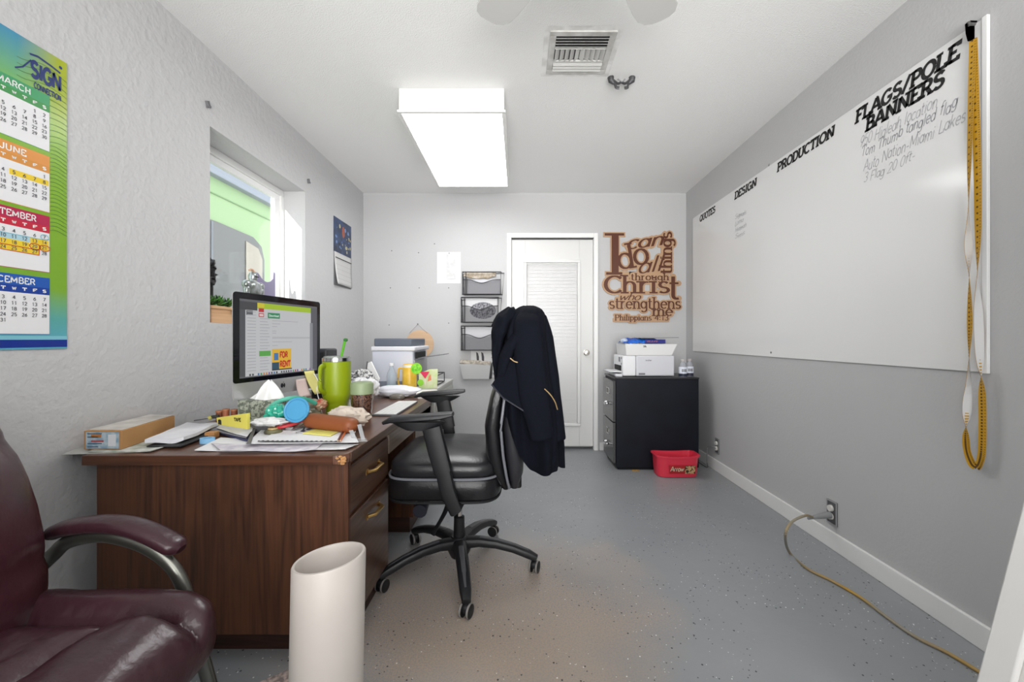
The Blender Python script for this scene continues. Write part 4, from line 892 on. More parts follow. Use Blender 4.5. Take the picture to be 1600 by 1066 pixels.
# white bin below with its backing sheet
x0, x1 = X(736), X(776); bk = thing('notice_strip', 'white printed strip with black marks under the wire pockets', 'notice', ((x0+x1)/2, YB, Z(590)))
MB().box(x0, x1+.02, YB-.004, YB-.001, Z(590), Z(546)).build('sheet', M('dcdcdc', .7), bk)
for (a, b_) in ((744, 8), (752, 8)):
    MB().prism([(X(a), YB-.0045, Z(550)), (X(a+3), YB-.0045, Z(552)), (X(a+4.5), YB-.0045, Z(558)), (X(a+4.5), YB-.0045, Z(566)), (X(a+1), YB-.0045, Z(563))], (0, .0005, 0)).build('flag_mark', M('4a4a4c', .7), bk)
for py in (556, 562, 580, 586): write(MB(), 'TEM', (X(768), YB-.0048, Z(py)), U_B, UP, .022, t=.09).build('lettering', m_ink, bk, smooth=False)
bn = thing('wall_bin', 'white plastic wall bin holding a folded newspaper at the bottom of the pockets', 'wall bin', (X(745), YB, Z(592)))
a0, a1, b0, b1 = X(720), X(768), Z(568), Z(591.5)
MB().prism([(a0, YB-.11, b0), (a1-.0, YB-.11, b0), (a1-.02, YB-.06, b1), (a0+.03, YB-.06, b1)], (0, .006, 0)).build('front', M('d2d2d2', .5), bn, bevel=.002)
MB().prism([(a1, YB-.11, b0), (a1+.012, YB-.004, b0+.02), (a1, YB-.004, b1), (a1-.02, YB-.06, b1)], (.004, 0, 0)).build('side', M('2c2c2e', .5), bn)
MB().prism([(a0, YB-.11, b0), (a0, YB-.004, b0+.02), (a0+.02, YB-.004, b1), (a0+.03, YB-.06, b1)], (.004, 0, 0)).build('side', M('d2d2d2', .5), bn)
MB().box(a0+.03, a1-.02, YB-.06, YB-.004, b1, b1+.004).build('floor_panel', M('d2d2d2', .5), bn)
MB().grid(lambda a, b_: V(a0+.004+(a1-a0-.01)*a, YB-.108+.09*b_, b0+.006+.03*math.sin(b_*3.14)-.016*a+.006*noise.noise(V(a*6, b_*4, 1))), 20, 8).build('folded_newspaper', M('b8b0a4', .8, var=('8d857a', 40, .1)), label='folded newspaper lying in the white wall bin', cat='newspaper', solid=.01)
# ---------------------------------------------------------------- filing cabinet, printer, tub
fy0, fx0, fx1, fy1, fz = 3.44, .80, 1.487, 3.87, .767
fcab = thing('filing_cabinet', 'black two-drawer metal filing cabinet in the back right corner', 'filing cabinet', ((fx0+fx1)/2, (fy0+fy1)/2, 0))
m_cab = M('07080f', .5, spec=.3, bump=(60, .1, .001), var=('101522', 5, .3)); m_cabf = M('4a4a4b', .25)
MB().box(fx0+.004, fx1, fy0, fy1, .02, fz-.012).box(fx0+.02, fx1-.02, fy0+.02, fy1-.02, 0, .02).build('body', m_cab, fcab, bevel=.004)
MB().box(fx0-.004, fx1+.003, fy0-.004, fy1+.004, fz-.014, fz).build('top', M('2a2a2e', .35), fcab, bevel=.004)
for (z0, z1) in ((.395, .735), (.05, .385)):
    d = MB().box(fx0-.018, fx0+.004, fy0+.02, fy1-.02, z0, z1).build('drawer', m_cabf, fcab, bevel=.003); ORG[d] = ORG[fcab]
    yc = (fy0+fy1)/2+.0; zl = z1-.10
    lh = MB(); [lh.box(fx0-.023, fx0-.018, a, b_, c_, e_) for a, b_, c_, e_ in ((yc-.04, yc+.04, zl+.02, zl+.027), (yc-.04, yc+.04, zl-.027, zl-.02), (yc-.04, yc-.033, zl-.02, zl+.02), (yc+.033, yc+.04, zl-.02, zl+.02))]
    lh.build('label_holder', m_chrome, d); MB().box(fx0-.0195, fx0-.018, yc-.033, yc+.033, zl-.02, zl+.02).build('label_card', M('77746c', .7), d)
    MB().tube(bez([(fx0-.018, yc-.05, zl-.105), (fx0-.045, yc-.05, zl-.11), (fx0-.05, yc, zl-.112), (fx0-.045, yc+.05, zl-.11), (fx0-.018, yc+.05, zl-.105)]), .007, 8, b=.010).build('handle', m_chrome, d)
MB().box(.93, .99, fy0-.03, fy0+.01, 0, .004).build('floor_stain_chip', M('a98448', .7), label='small tan wood chip on the floor under the filing cabinet edge', cat='wood chip', bevel=.001)
Yp = 3.5
pr_ = thing('laser_printer', 'boxy white laser printer on top of the black filing cabinet', 'printer', (1.1, Yp+.2, fz))
def PX(px): return (px-CX)*Yp/F
def PZ(py): return CH-(py-CY)*Yp/F
xa, xb, za, zb = PX(994), PX(1054), fz+.006, PZ(556)
m_prn = M('cfd0d6', .45); m_prw = M('e6e7ea', .4)
MB().box(xa, xb, Yp, Yp+.36, za, zb).build('body', m_prn, pr_, bevel=.01)
xfr = .875
MB().box(xfr, xa-.001, Yp+.008, Yp+.352, za, zb).build('front_face', m_prw, pr_, bevel=.008)
MB().prism([(xfr+.03, Yp+.004, zb), (xb-.02, Yp+.004, zb), (xb+.03, Yp+.004, zb+.10), (xfr+.02, Yp+.004, zb+.10)], (0, .34, 0)).build('scanner_deck', M('dcdcdc', .5), pr_, bevel=.006)
MB().box(xfr-.003, xfr+.002, Yp+.06, Yp+.30, za+.04, za+.085).build('paper_slot', m_dark, pr_)
MB().box(xfr-.10, xfr+.002, Yp+.06, Yp+.30, za+.028, za+.036).build('output_tray', m_prw, pr_, bevel=.002)
for i_, (dy, dz) in enumerate(((.03, .15), (.03, .10))): MB().lathe([(0, 0), (.01, 0), (.009, .004), (0, .005)], (xfr+.0, Yp+dy+.02, za+dz), (-1, 0, 0), 14).build('button', M('8a8a90', .4), pr_)
MB().box(xfr-.002, xfr+.001, Yp+.10, Yp+.15, za+.115, za+.155).build('display', M('6b6c72', .4), pr_)
MB().box(PX(998), PX(1008), Yp-.001, Yp, PZ(586), PZ(583)).build('vent_slot', M('7b7b80', .5), pr_)
MB().box(PX(1020), PX(1032), Yp-.0015, Yp, PZ(589.5), PZ(588)).build('tray_grip', m_dark, pr_)
write(MB(), 'brother', (PX(1009), Yp-.0005, PZ(564.5)), U_B, UP, .014, t=.1, fit=.05).build('lettering', M('77777c', .5), pr_, smooth=False)
write(MB(), '7A', (PX(1005), Yp+.002, zb+.068), U_B, UP, .018, t=.12).build('lettering', m_ink, pr_, smooth=False)
zt = zb+.101
bb = thing('blue_folder_bag', 'crumpled blue plastic bag with printed dark band on top of the laser printer', 'bag', (1.05, Yp+.1, zt))
MB().grid(lambda a, b_: V(PX(975)+(PX(1040)-PX(975))*a, Yp+.01+.22*b_, zt+.004+.04*(math.sin(math.pi*b_))**.5*min(1, (1-a)*6)*min(1, a*5+.35)+.014*noise.noise(V(a*9, b_*5, 0))*(a < .5)), 40, 14).build('bag_body', M('1d4fb4', .25, var=('2f7be0', 9, .2)), bb, solid=.002)
MB().box(PX(1008), PX(1040), Yp+.0, Yp+.012, zt+.002, zt+.036).build('printed_band', M('1a1f7a', .35), bb, bevel=.003)
write(MB(), 'SIR', (PX(1010), Yp-.0006, zt+.012), U_B, UP, .014, t=.1, fit=.09, slant=.2).build('lettering', M('9a5a52', .5), bb, smooth=False)
MB().sq((PX(978), Yp+.06, zt+.002+.02), (.03, .04, .02), .9, .9, 16, 8, lambda q, p: q+V(0, 0, .01*noise.noise(q*40))).build('bag_twist', M('cfdcf2', .3, alpha=.8), bb)
MB().prism([(PX(1000), Yp+.02, zt+.046), (PX(1062), Yp+.02, zt+.05), (PX(1064), Yp+.26, zt+.05), (PX(1000), Yp+.26, zt+.046)], (0, 0, .003)).build('black_tray', M('3a3a3c', .5), label='thin dark flat tray resting on the blue bag above the printer', cat='tray')
q0 = None
for (px, yb_, lab) in ((1067, 3.50, 'small clear bottle with white label, left one beside the laser printer'), (1077, 3.56, 'small clear bottle with white label, right one nearer the wall corner')):
    x_b = (px-CX)*yb_/F; r_ = .034
    bt = thing('bottle', lab, 'bottle', (x_b, yb_, fz), 'small clear bottles beside the laser printer')
    MB().lathe([(0, 0), (r_, 0), (r_, .085), (r_*.8, .11), (.016, .125), (.015, .13), (0, .13)], (x_b, yb_, fz), n=24).build('glass_body', M('b9bcc4', .08, alpha=.5, spec=.8), bt)
    MB().lathe([(0, .13), (.018, .13), (.018, .148), (0, .149)], (x_b, yb_, fz), n=20).build('cap', M('c8c2c2', .5, alpha=.8), bt)
    MB().lathe([(r_+.0006, .03), (r_+.0006, .085)], (x_b, yb_, fz), n=24, cap=False).build('label', M('dfe3ee', .6), bt)
    MB().lathe([(r_+.0004, .004), (r_+.0004, .028)], (x_b, yb_, fz), n=24, cap=False).build('dark_band', M('20243a', .5), bt)
    for k in range(4):
        a_ = -math.pi/2+(-.5+.3*k); MB().obox((x_b+(r_+.001)*math.cos(a_), yb_+(r_+.001)*math.sin(a_), fz+.055), (.003*-math.sin(a_), .003*math.cos(a_), 0), (0, 0, .012), (.0004*math.cos(a_), .0004*math.sin(a_), 0)).build('label_mark', m_ink, bt)
q = MB(); ps = [V(.835+a_, 3.55+b_, fz+.002) for a_, b_ in ((-.03, 0), (.2, -.04), (.23, .16), (0, .2))]
q.prism([V(.82, 3.52, fz+.001), V(.87, 3.50, fz+.001), V(.87, 3.84, fz+.001), V(.82, 3.84, fz+.001)], (0, 0, .02)); q.build('paper_pad', M('d9dadf', .6), label='white paper pad lying on the filing cabinet left of the printer', cat='paper', bevel=.003)
# red tub
ty0 = FLR(0, 748).y; tx0_, tx1_ = (1028-CX)*ty0/F, (1095-CX)*ty0/F
tub = thing('red_tub', 'red plastic tub with a printed label on the floor by the filing cabinet', 'tub', ((tx0_+tx1_)/2, ty0+.09, 0))
tw, td, th = (tx1_-tx0_)/2, .085, .165; tcx, tcy = (tx0_+tx1_)/2, ty0+.095
def tr_(sx_, sy_, z, wv=0):
    o = []
    for j in range(64):
        a_ = 2*math.pi*j/64; e = .42
        c_, s_ = math.copysign(abs(math.cos(a_))**e, math.cos(a_)), math.copysign(abs(math.sin(a_))**e, math.sin(a_))
        o.append(V(tcx+c_*sx_+.012*s_*0, tcy+s_*sy_, z+wv*(.010*c_*c_-.02*(s_ > .5)*0)))
    return o
w0 = tw-.012
MB().rings([tr_(w0-.01, td-.012, .001), tr_(w0, td-.004, .006), tr_(w0+.012, td+.004, th-.02, 1), tr_(w0+.014, td+.006, th-.012, 1), tr_(w0+.024, td+.013, th-.01, 1), tr_(w0+.024, td+.013, th, 1), tr_(w0+.010, td+.002, th+.001, 1), tr_(w0-.004, td-.008, .012), tr_(w0-.02, td-.02, .008)], cap=True).build('tub_body', M('d8344a', .4, coat=.15), tub)
lyf = tcy-td-.004
MB().prism([(tcx-.075, lyf-.001, .035), (tcx+.125, lyf-.001, .035), (tcx+.13, lyf-.0045, .10), (tcx-.08, lyf-.0045, .10)], (0, .003, 0)).build('label', M('a81c22', .5), tub)
MB().prism([(tcx+.045, lyf-.0018, .036), (tcx+.123, lyf-.0018, .036), (tcx+.126, lyf-.0052, .098), (tcx+.045, lyf-.0052, .098)], (0, .001, 0)).build('label_picture', M('2a1a12', .5, var=('c3a071', 55, .06)), tub)
write(MB(), 'Arrow', (tcx-.068, lyf-.0046, .052), U_B, UP, .042, t=.1, fit=.10, slant=.2, gap=.06).build('lettering', M('d8b59a', .5), tub, smooth=False)
write(MB(), 'Arrow', (tcx-.064, lyf-.0040, .050), U_B, UP, .042, t=.15, fit=.10, slant=.2, gap=.06).build('lettering_shadow', m_ink, tub, smooth=False)
# ---------------------------------------------------------------- small calendar on the left wall
c0y, c1y = LWY(521), LWY(550); zt_, zm_, zb_ = P(521, 337, c0y).z, P(521, 392, c0y).z, P(521, 443, c0y).z
sc2 = thing('wall_calendar', 'small hanging calendar with a dark blue picture above a white month page', 'calendar', (XL, (c0y+c1y)/2, zb_))
MB().box(XL+.001, XL+.005, c0y, c1y-.03, zm_, zt_).build('picture', M('10142a', .3, var=('33507f', 9, .2)), sc2)
art = MB()
for k in range(46):
    a_, b_ = random.random(), random.random(); cy_, cz_ = c0y+.03+(c1y-.08-c0y)*a_, zm_+.03+(zt_-zm_-.08)*b_; s_ = random.uniform(.006, .02)
    art.add([V(XL+.0056+k*1e-5, cy_+s_*math.cos(q_*1.05+k)*random.uniform(.6, 1.3), cz_+s_*math.sin(q_*1.05+k)) for q_ in range(6)], [tuple(range(6))], k % 4)
art.build('picture_art', [M('6f8fc4', .3), M('2a3358', .3), M('b9b38a', .3), M('20242e', .3)], sc2, smooth=False)
MB().add([V(XL+.0062, (c0y+c1y)/2-.01+.03*math.cos(q_*.7), (zt_*.68+zm_*.32)+.05*math.sin(q_*.7)) for q_ in range(9)], [tuple(range(9))]).build('picture_focus', M('a3553c', .3), sc2)
MB().grid(lambda a, b_: V(XL+.004+.03*(1-b_)**2*(1-a*.8)+.002, c0y+.004+(c1y-.03-c0y)*a, zb_+(zm_-zb_)*b_), 8, 10).build('month_page', M('cfcfce', .6), sc2, solid=.001)
MB().box(XL+.001, XL+.003, c0y, c1y-.03, zb_-.01, zm_).build('back_page', M('8e8e90', .6), sc2)
MB().box(XL+.008, XL+.0095, c0y+.02, c1y-.035, zm_-.05, zm_-.042).build('weekday_bar', M('2e2e30', .6), sc2)
gr_ = MB(); 
def pgx(z): return XL+.006+.03*(1-(z-zb_)/(zm_-zb_))**2+.003
for i in range(6):
    z = zm_-.06-i*.04
    gr_.add([V(pgx(z)-.018*((1-(z-zb_)/(zm_-zb_))**2)*a*1.3, c0y+.015+(c1y-.05-c0y)*a, z+h_) for a, h_ in ((0, 0), (1, 0), (1, .0018), (0, .0018))], [(0, 1, 2, 3)])
gr_.build('grid_lines', M('a8a8a8', .6), sc2, smooth=False, kind='stuff')
MB().lathe([(0, 0), (.004, 0), (.004, .01), (0, .011)], (XL, (c0y+c1y)/2, zt_-.01), (1, 0, 0), 8).build('nail', M('6a6a6c', .4, .6), sc2)
# ---------------------------------------------------------------- big planner poster on the left wall
K0, K1, KZ0, KZ1 = .62, 1.395, 1.056, 2.012
cal = thing('year_planner', 'large colourful year planner poster with month blocks on the near left wall', 'calendar', (XL, 1.0, KZ0))
mg = bpy.data.materials.new('planner_print'); mg.use_nodes = True; n, l = mg.node_tree.nodes, mg.node_tree.links; b = n['Principled BSDF']; b.inputs['Roughness'].default_value = .22
tc = n.new('ShaderNodeTexCoord'); sp = n.new('ShaderNodeSeparateXYZ'); l.new(tc.outputs['Generated'], sp.inputs[0])
def ramp(src, stops):
    r_ = n.new('ShaderNodeValToRGB'); e_ = r_.color_ramp.elements
    e_[0].position, e_[0].color = stops[0][0], lin(stops[0][1]); e_[1].position, e_[1].color = stops[-1][0], lin(stops[-1][1])
    for p_, c_ in stops[1:-1]: q_ = e_.new(p_); q_.color = lin(c_)
    l.new(src, r_.inputs[0]); return r_.outputs[0]
A_ = ramp(sp.outputs[2], [(0, '5aa9c4'), (.10, '57a0a0'), (.22, '76a832'), (.7, '7fae2c'), (.86, '6fae6a'), (1, '3f8cb0')])
B_ = ramp(sp.outputs[2], [(0, '5aa9c4'), (.10, '5aa5a0'), (.2, '7aa832'), (.7, '82ae2a'), (.85, '9cae22'), (1, 'a8b324')])
fx_ = ramp(sp.outputs[1], [(.82, '000000'), (.97, 'ffffff')])
mx = n.new('ShaderNodeMix'); mx.data_type = 'RGBA'; l.new(fx_, mx.inputs[0]); l.new(A_, mx.inputs[6]); l.new(B_, mx.inputs[7]); l.new(mx.outputs[2], b.inputs['Base Color'])
MB().box(XL+.001, XL+.004, K0, K1, KZ0, KZ1).build('poster', mg, cal)
px_ = XL+.0045
MB().box(px_, px_+.0003, K0, K1, KZ0+.006, KZ0+.030).build('bottom_band', M('12308f', .3), cal)
MB().box(px_, px_+.0003, K0, K1, KZ0+.030, KZ0+.042).build('light_band', M('7fc0cf', .3), cal)
wv = MB()
for i in range(13):
    z = 1.935-.018*i
    pts = [(1.255+.14*k/12, z-.0+.10*(1-i/13)*math.exp(-((k-5)/4)**2)*.35-.012*math.sin(k*.45)) for k in range(13)]
    ribbon(wv, pts, .0007, lambda p: V(px_+.0002, p[0], p[1]))
for i in range(22):
    z = 1.71-.013*i
    pts = [(1.345+.05*k/6, z+.006*math.sin(k*.6+.5)) for k in range(7)]
    ribbon(wv, pts, .0007, lambda p: V(px_+.0002, p[0], p[1]))
wv.build('wave_lines', M('3f6d2a', .4), cal, smooth=False, kind='stuff')
m_navy = M('1c2f6b', .35)
write(MB(), 'SIGN', (px_+.0006, 1.292, 1.900), U_L, UP, .062, t=.13, fit=.084, gap=.08).build('lettering', m_navy, cal, smooth=False)
write(MB(), 'CONNECTION', (px_+.0006, 1.300, 1.872), U_L, UP, .022, t=.12, fit=.076, gap=.1).build('lettering', m_navy, cal, smooth=False)
sw_ = MB(); ribbon(sw_, [(1.288, 1.972), (1.31, 1.978), (1.35, 1.972), (1.374, 1.966)], .003, lambda p: V(px_+.0006, p[0], p[1])); ribbon(sw_, [(1.25, 1.905), (1.27, 1.92), (1.292, 1.955)], .002, lambda p: V(px_+.0006, p[0], p[1])); sw_.build('logo_swoosh', m_navy, cal, smooth=False)
MB().lathe([(0, 0), (.005, 0), (.005, .0004), (0, .0004)], (px_, 1.375, 1.985), (1, 0, 0), 14).build('logo_dot', m_navy, cal)
months = [('MARCH', 1.872, ('3f9a64', '3c8f4a'), 5, 31), ('JUNE', 1.676, ('d98f3c', 'd08a34'), 6, 30), ('SEPTEMBER', 1.483, ('b01347', 'c01c38'), 0, 30), ('DECEMBER', 1.284, ('1c56ae', '123c96'), 0, 31)]
m_pg = M('e4e4e6', .35); m_num = M('55565c', .5)
CWd = .0265
for mi, (mn, zt2, (h1, h2), first_d, nd) in enumerate(months):
    yr = 1.342; yl = yr-.193; hb = zt2-.055; zb2 = zt2-.180
    MB().box(px_, px_+.0004, yl-.001, yr+.001, zb2-.0015, zt2).build('month_border', M(h1, .35), cal, bevel=.003)
    MB().box(px_+.0004, px_+.0007, yl, yr, hb, hb+.022).build('weekday_band', M(h2, .35), cal)
    MB().box(px_+.0004, px_+.0007, yl, yr, zb2, hb).build('month_page', m_pg, cal)
    wm = {'MARCH': .085, 'JUNE': .064, 'SEPTEMBER': .135, 'DECEMBER': .125}[mn]; cy = (yl+yr)/2+.0
    ye = {'MARCH': 1.290, 'JUNE': 1.278, 'SEPTEMBER': 1.305, 'DECEMBER': 1.302}[mn]
    write(MB(), mn, (px_+.0009, ye-wm, hb+.0265), U_L, UP, .021, t=.085, fit=wm).build('month_name', M('eef0ee', .4), cal, smooth=False)
    nm = MB()
    dn = MB()
    for k, ch_ in enumerate('SMTWTFS'):
        yc = yr-.0145-(6-k)*CWd; write(dn, ch_, (px_+.0009, yc-.0045, hb+.006), U_L, UP, .011, t=.13, fit=.009)
    dn.build('weekday_letters', M('eef0ee', .4), cal, smooth=False)
    for dnum in range(1, nd+1):
        k = first_d+dnum-1; row, colm = divmod(k, 7); yc = yr-.0145-(6-colm)*CWd; zc = hb-.021-row*.0172
        s_ = str(dnum); fw = .0065*len(s_)
        write(nm, s_, (px_+.0016, yc-fw/2-.0008, zc), U_L, UP, .0115, t=.085, fit=fw, gap=.2)
    nm.build('date_numbers', m_num, cal, smooth=False, kind='stuff')
    if mn in ('JUNE', 'SEPTEMBER'):
        hl = MB(); rows = {'JUNE': [(1, 3, 6)], 'SEPTEMBER': [(1, 5, 6), (2, 0, 5), (3, 0, 5)]}[mn]
        if mn == 'SEPTEMBER': rows = [(1, 5, 6), (2, 1, 4), (3, 1, 5), (2, 5, 6)]
        for r_, a_, b_ in rows:
            ya, yb2 = yr-.0145-(6-a_)*CWd-.012, yr-.0145-(6-b_)*CWd+.012; zc = hb-.021-r_*.0172
            hl.box(px_+.0007, px_+.0010, ya, yb2, zc-.003, zc+.0142)
        hl.build('marker_highlight', M('e8c82a', .5), cal)
    if mn == 'SEPTEMBER':
        bl_ = MB().box(px_+.0007, px_+.0009, yl, yr-.0145-.012-CWd, hb-.021-.0172-.003, hb-.021-.0172+.0142).build('blue_highlight', M('aacfdc', .5), cal)
        rd = MB(); fm = lambda p: V(px_+.0019, p[0], p[1])
        zc = hb-.021-2*.0172+.005
        for cc_ in (5, 6):
            yc = yr-.0145-(6-cc_)*CWd; ribbon(rd, arc(yc, zc, .0145, .0095, 0, 360, 20), .0011, fm)
        z3 = hb-.021-3*.0172; y5 = yr-.0145-CWd+.012
        ribbon(rd, [(yl+.02, z3+.0135), (y5, z3+.013), (y5-.001, z3-.003), (yl+.02, z3-.003)], .0011, fm); rd.build('red_pen_marks', M('c23a1c', .5), cal, smooth=False)
        tq = MB(); ribbon(tq, arc(yr-.0145, hb-.0155, .011, .0085, 0, 360, 18), .0009, fm); ribbon(tq, [(yl, hb-.026), (yr-.02, hb-.024), (yr, hb-.02)], .0009, fm); tq.build('blue_pen_marks', M('6fb9cc', .5), cal, smooth=False)
    for cc_ in (1, 2):
        if yl-.21*cc_+.19 > K0: MB().box(px_, px_+.0005, max(K0+.01, yl-.21*cc_), yl-.21*cc_+.193, zb2, zt2).build('month_page', m_pg, cal)
# ---------------------------------------------------------------- computer on the desk
def frame_pts(o, u, v):                        # helper: point from local (a, b, depth)
    o, u, v = Vector(o), Vector(u).normalized(), Vector(v).normalized(); n_ = u.cross(v).normalized()
    return lambda a, b_, c_=0: o+u*a+v*b_+n_*c_
# screen plane: left edge seen at px 363, right edge at px 500
sl, sr = V(P(364, 0, 1.76).x, 1.76, 0), V(P(499.5, 0, 2.30).x, 2.30, 0)
su = (sr-sl); SW = su.length; su.normalize(); sn = V(su.y, -su.x, 0)          # sn points into the room
sb, stp = P(0, 627, 1.76).z, P(0, 455, 1.76).z; SH = stp-sb
def scr(a, b_, c_=0): return sl+su*(a*SW)+V(0, 0, sb+b_*SH)+sn*c_
mac = thing('desktop_computer', 'large silver and black all-in-one computer with a lit screen on the desk', 'computer', (scr(.5, 0).x, scr(.5, 0).y, DT))
m_alu = M('c2c2c4', .3, .6)
def slab(a0, a1, b0, b1, c0, c1, r_=.0, n=6):
    pts = []
    ra, rb = r_/SW, r_/SH
    for (ca, cb, s0) in ((a1-ra, b1-rb, 0), (a0+ra, b1-rb, 90), (a0+ra, b0+rb, 180), (a1-ra, b0+rb, 270)):
        for k in range(n+1 if r_ else 1):
            t_ = math.radians(s0+90*k/n); pts.append(scr(ca+ra*math.cos(t_), cb+rb*math.sin(t_), c0))
    return MB().prism(pts, sn*(c1-c0))
slab(0.002, .998, 0.002, .998, -.006, -.001, .014).build('case', m_alu, mac)
MB().sq(scr(.5, .5, -.02), (1, 1, 1), .9, .9, 32, 16, lambda q, p: scr(.5, .5, -.018)+sn*(p.x*.014)+su*(p.y*SW*.42)+V(0, 0, p.z*SH*.4)).build('rear_bulge', m_alu, mac)
slab(.0, 1, 0, .155, -.001, .003, .0).build('chin', m_alu, mac)
gl0 = slab(.0, 1, .155, 1, -.001, .002, .014).build('glass_bezel', M('0b0c14', .06, spec=.6), mac)
a0, a1, b0, b1 = .055, .955, .198, .94
def em(c, k=.95): return M(c, .25, emit=k*.82, spec=.3)
e_ = [.0022]
def rect(x0, x1, y0, y1, col, name='screen_area', k=.8):
    e_[0] += .00004
    A0, A1 = a0+(a1-a0)*x0, a0+(a1-a0)*x1; B0, B1 = b1-(b1-b0)*y1, b1-(b1-b0)*y0
    mb = MB().add([scr(A0, B0, e_[0]), scr(A1, B0, e_[0]), scr(A1, B1, e_[0]), scr(A0, B1, e_[0])], [(0, 1, 2, 3)]); return mb
def stext(t_, x, y, h, col, fit=None, th=.12, k=.8):
    e_[0] += .00004; o = scr(a0+(a1-a0)*x, b1-(b1-b0)*y, e_[0])
    write(MB(), t_, o, su, UP, h*(b1-b0)*SH, t=th, fit=fit*(a1-a0)*SW if fit else None).build('screen_text', em(col, k), mac, smooth=False)
scn = rect(0, 1, 0, 1, '').build('screen', em('6d6e74', .6), mac, smooth=False)
def part(x0, x1, y0, y1, col, name='screen_area', k=.8): return rect(x0, x1, y0, y1, col).build(name, em(col, k), mac, smooth=False)
part(.06, .955, .09, .985, 'c9cacc', 'document_window')
part(.0, .19, .03, .135, '3d3e42', 'menu_panel'); part(.0, .06, .135, .98, '4b4d52', 'tool_strip')
part(.19, .90, .03, .105, 'a8c81c', 'banner'); part(.19, .27, .03, .09, 'd8c82a', 'banner'); part(.07, .14, .14, .20, '5d6064', 'menu_panel')
part(.90, 1.0, .03, .98, '55565e', 'side_panel'); part(.885, .93, .26, .98, '8a8c94', 'side_panel')
part(.205, .265, .10, .15, 'c0262c', 'red_badge'); part(.205, .265, .165, .215, 'c0262c', 'red_badge'); part(.213, .258, .175, .205, 'e6d0d0', 'red_badge')
part(.31, .46, .15, .225, '2f8a5c', 'green_button'); stext('Download', .325, .205, .035, 'cfe8da', .12)
part(.21, .345, .665, .735, '58a848', 'green_button')
part(.36, .61, .645, .925, 'dcae24', 'sale_graphic', .9); part(.36, .45, .83, .925, '1f4a60', 'sale_graphic'); part(.385, .44, .70, .80, '3f77b0', 'sale_graphic'); part(.36, .62, .925, .94, '222428', 'sale_graphic')
stext('FOR', .46, .78, .105, 'c42210', .10, .15); stext('RENT', .46, .91, .105, 'c42210', .135, .15)
lnm = MB()
for i in range(20):
    y = .16+.04*i
    for (x0, x1) in ((.075, .17), (.215, .215+.09+.04*((i*7) % 3)/3)):
        if x0 > .2 and (.66 < y < .75 or y < .23): continue
        e2 = .0044; A0, A1 = a0+(a1-a0)*x0, a0+(a1-a0)*x1; B = b1-(b1-b0)*y
        lnm.add([scr(A0, B, e2), scr(A1, B, e2), scr(A1, B+.006, e2), scr(A0, B+.006, e2)], [(0, 1, 2, 3)])
for y, x1 in ((.26, .7), (.30, .46), (.34, .42), (.40, .41), (.43, .41), (.55, .62), (.60, .43), (.50, .88), (.485, .88)):
    e2 = .0044; A0, A1 = a0+(a1-a0)*.36, a0+(a1-a0)*x1; B = b1-(b1-b0)*y
    lnm.add([scr(A0, B, e2), scr(A1, B, e2), scr(A1, B+.005, e2), scr(A0, B+.005, e2)], [(0, 1, 2, 3)])
lnm.build('text_lines', em('a9aab0', .8), mac, smooth=False, kind='stuff')
for i in range(26):
    x = .10+.031*i; col = random.choice(['4a4d55', 'b33b30', '3b77b5', 'dfe0e2', '44a060', '8a4aa0', 'd88a30', '2a2c30'])
    part(x, x+.018, .955, .982, col, 'dock_icon', .7)
# mark on the chin
ap_ = MB(); o = scr(.5, .078, .0035)
fm = lambda p: o+su*p[0]+V(0, 0, p[1])
ap_.add([fm(q) for q in arc(-.004, 0, .0085, .0115, 0, 360, 18)[:-1]], [tuple(range(18))]); ap_.add([fm((q[0]+.008, q[1]-.0003)) for q in arc(0, 0, .0085, .0115, 90, -90, 9)+[(-.004, 0)]], [tuple(range(11))])
ap_.add([fm(q) for q in ((.001, .013), (.006, .019), (.008, .018), (.004, .013))], [(0, 1, 2, 3)])
ap_.build('chin_mark', M('1c1c1e', .3), mac, smooth=False)
mb = MB(); c = scr(.5, 0, -.02); c.z = 0
def mp(a, d_, z): return V(c.x, c.y, z)+su*a+sn*d_
mb.rings([[mp(-.09, d_+t, z), mp(.09, d_+t, z), mp(.09, d_-t, z), mp(-.09, d_-t, z)] for d_, z, t in ((.11, DT+.003, .004), (.0, DT+.004, .004), (-.07, DT+.006, .005), (-.085, DT+.02, .006), (-.075, DT+.08, .006), (-.03, DT+.2, .006), (.0, DT+.24, .006))])
mb.build('stand', m_alu, mac, bevel=.002)
spk = thing('webcam_speaker', 'small black boxy speaker behind the right edge of the computer', 'speaker', (P(505, 0, 2.42).x, 2.42, DT))
x0, x1 = P(499, 0, 2.4).x, P(516, 0, 2.4).x
MB().box(x0-.03, x1, 2.36, 2.50, DT, P(0, 545, 2.4).z).build('cabinet_shell', M('2a2b30', .5), spk, bevel=.012)
MB().box(x0-.01, x1-.012, 2.352, 2.361, DT+.02, P(0, 550, 2.4).z).build('grille', M('17181b', .8, bump=(400, 1, .002)), spk, bevel=.003)
# sticky notes on the chin
def note(name, label, A, B, w, h, col, tilt=0, curl=.012):
    o = scr(A, B, .006)
    MB().grid(lambda a, b_: o+su*(w*(a-.5)+tilt*h*(b_-1))+V(0, 0, -h*(1-b_))+sn*(curl*(1-b_)**2+.001), 5, 8).build(name, M(col, .7), label=label, cat='note', solid=.0006)
note('sticky_note', 'yellow sticky note hanging from the lower screen edge', .83, .20, .075, .125, 'e0d888', -.35, .03)
note('sticky_note', 'pale pink note stuck beside the yellow one under the screen', .73, .12, .08, .09, 'd9c4be', .1, .03)
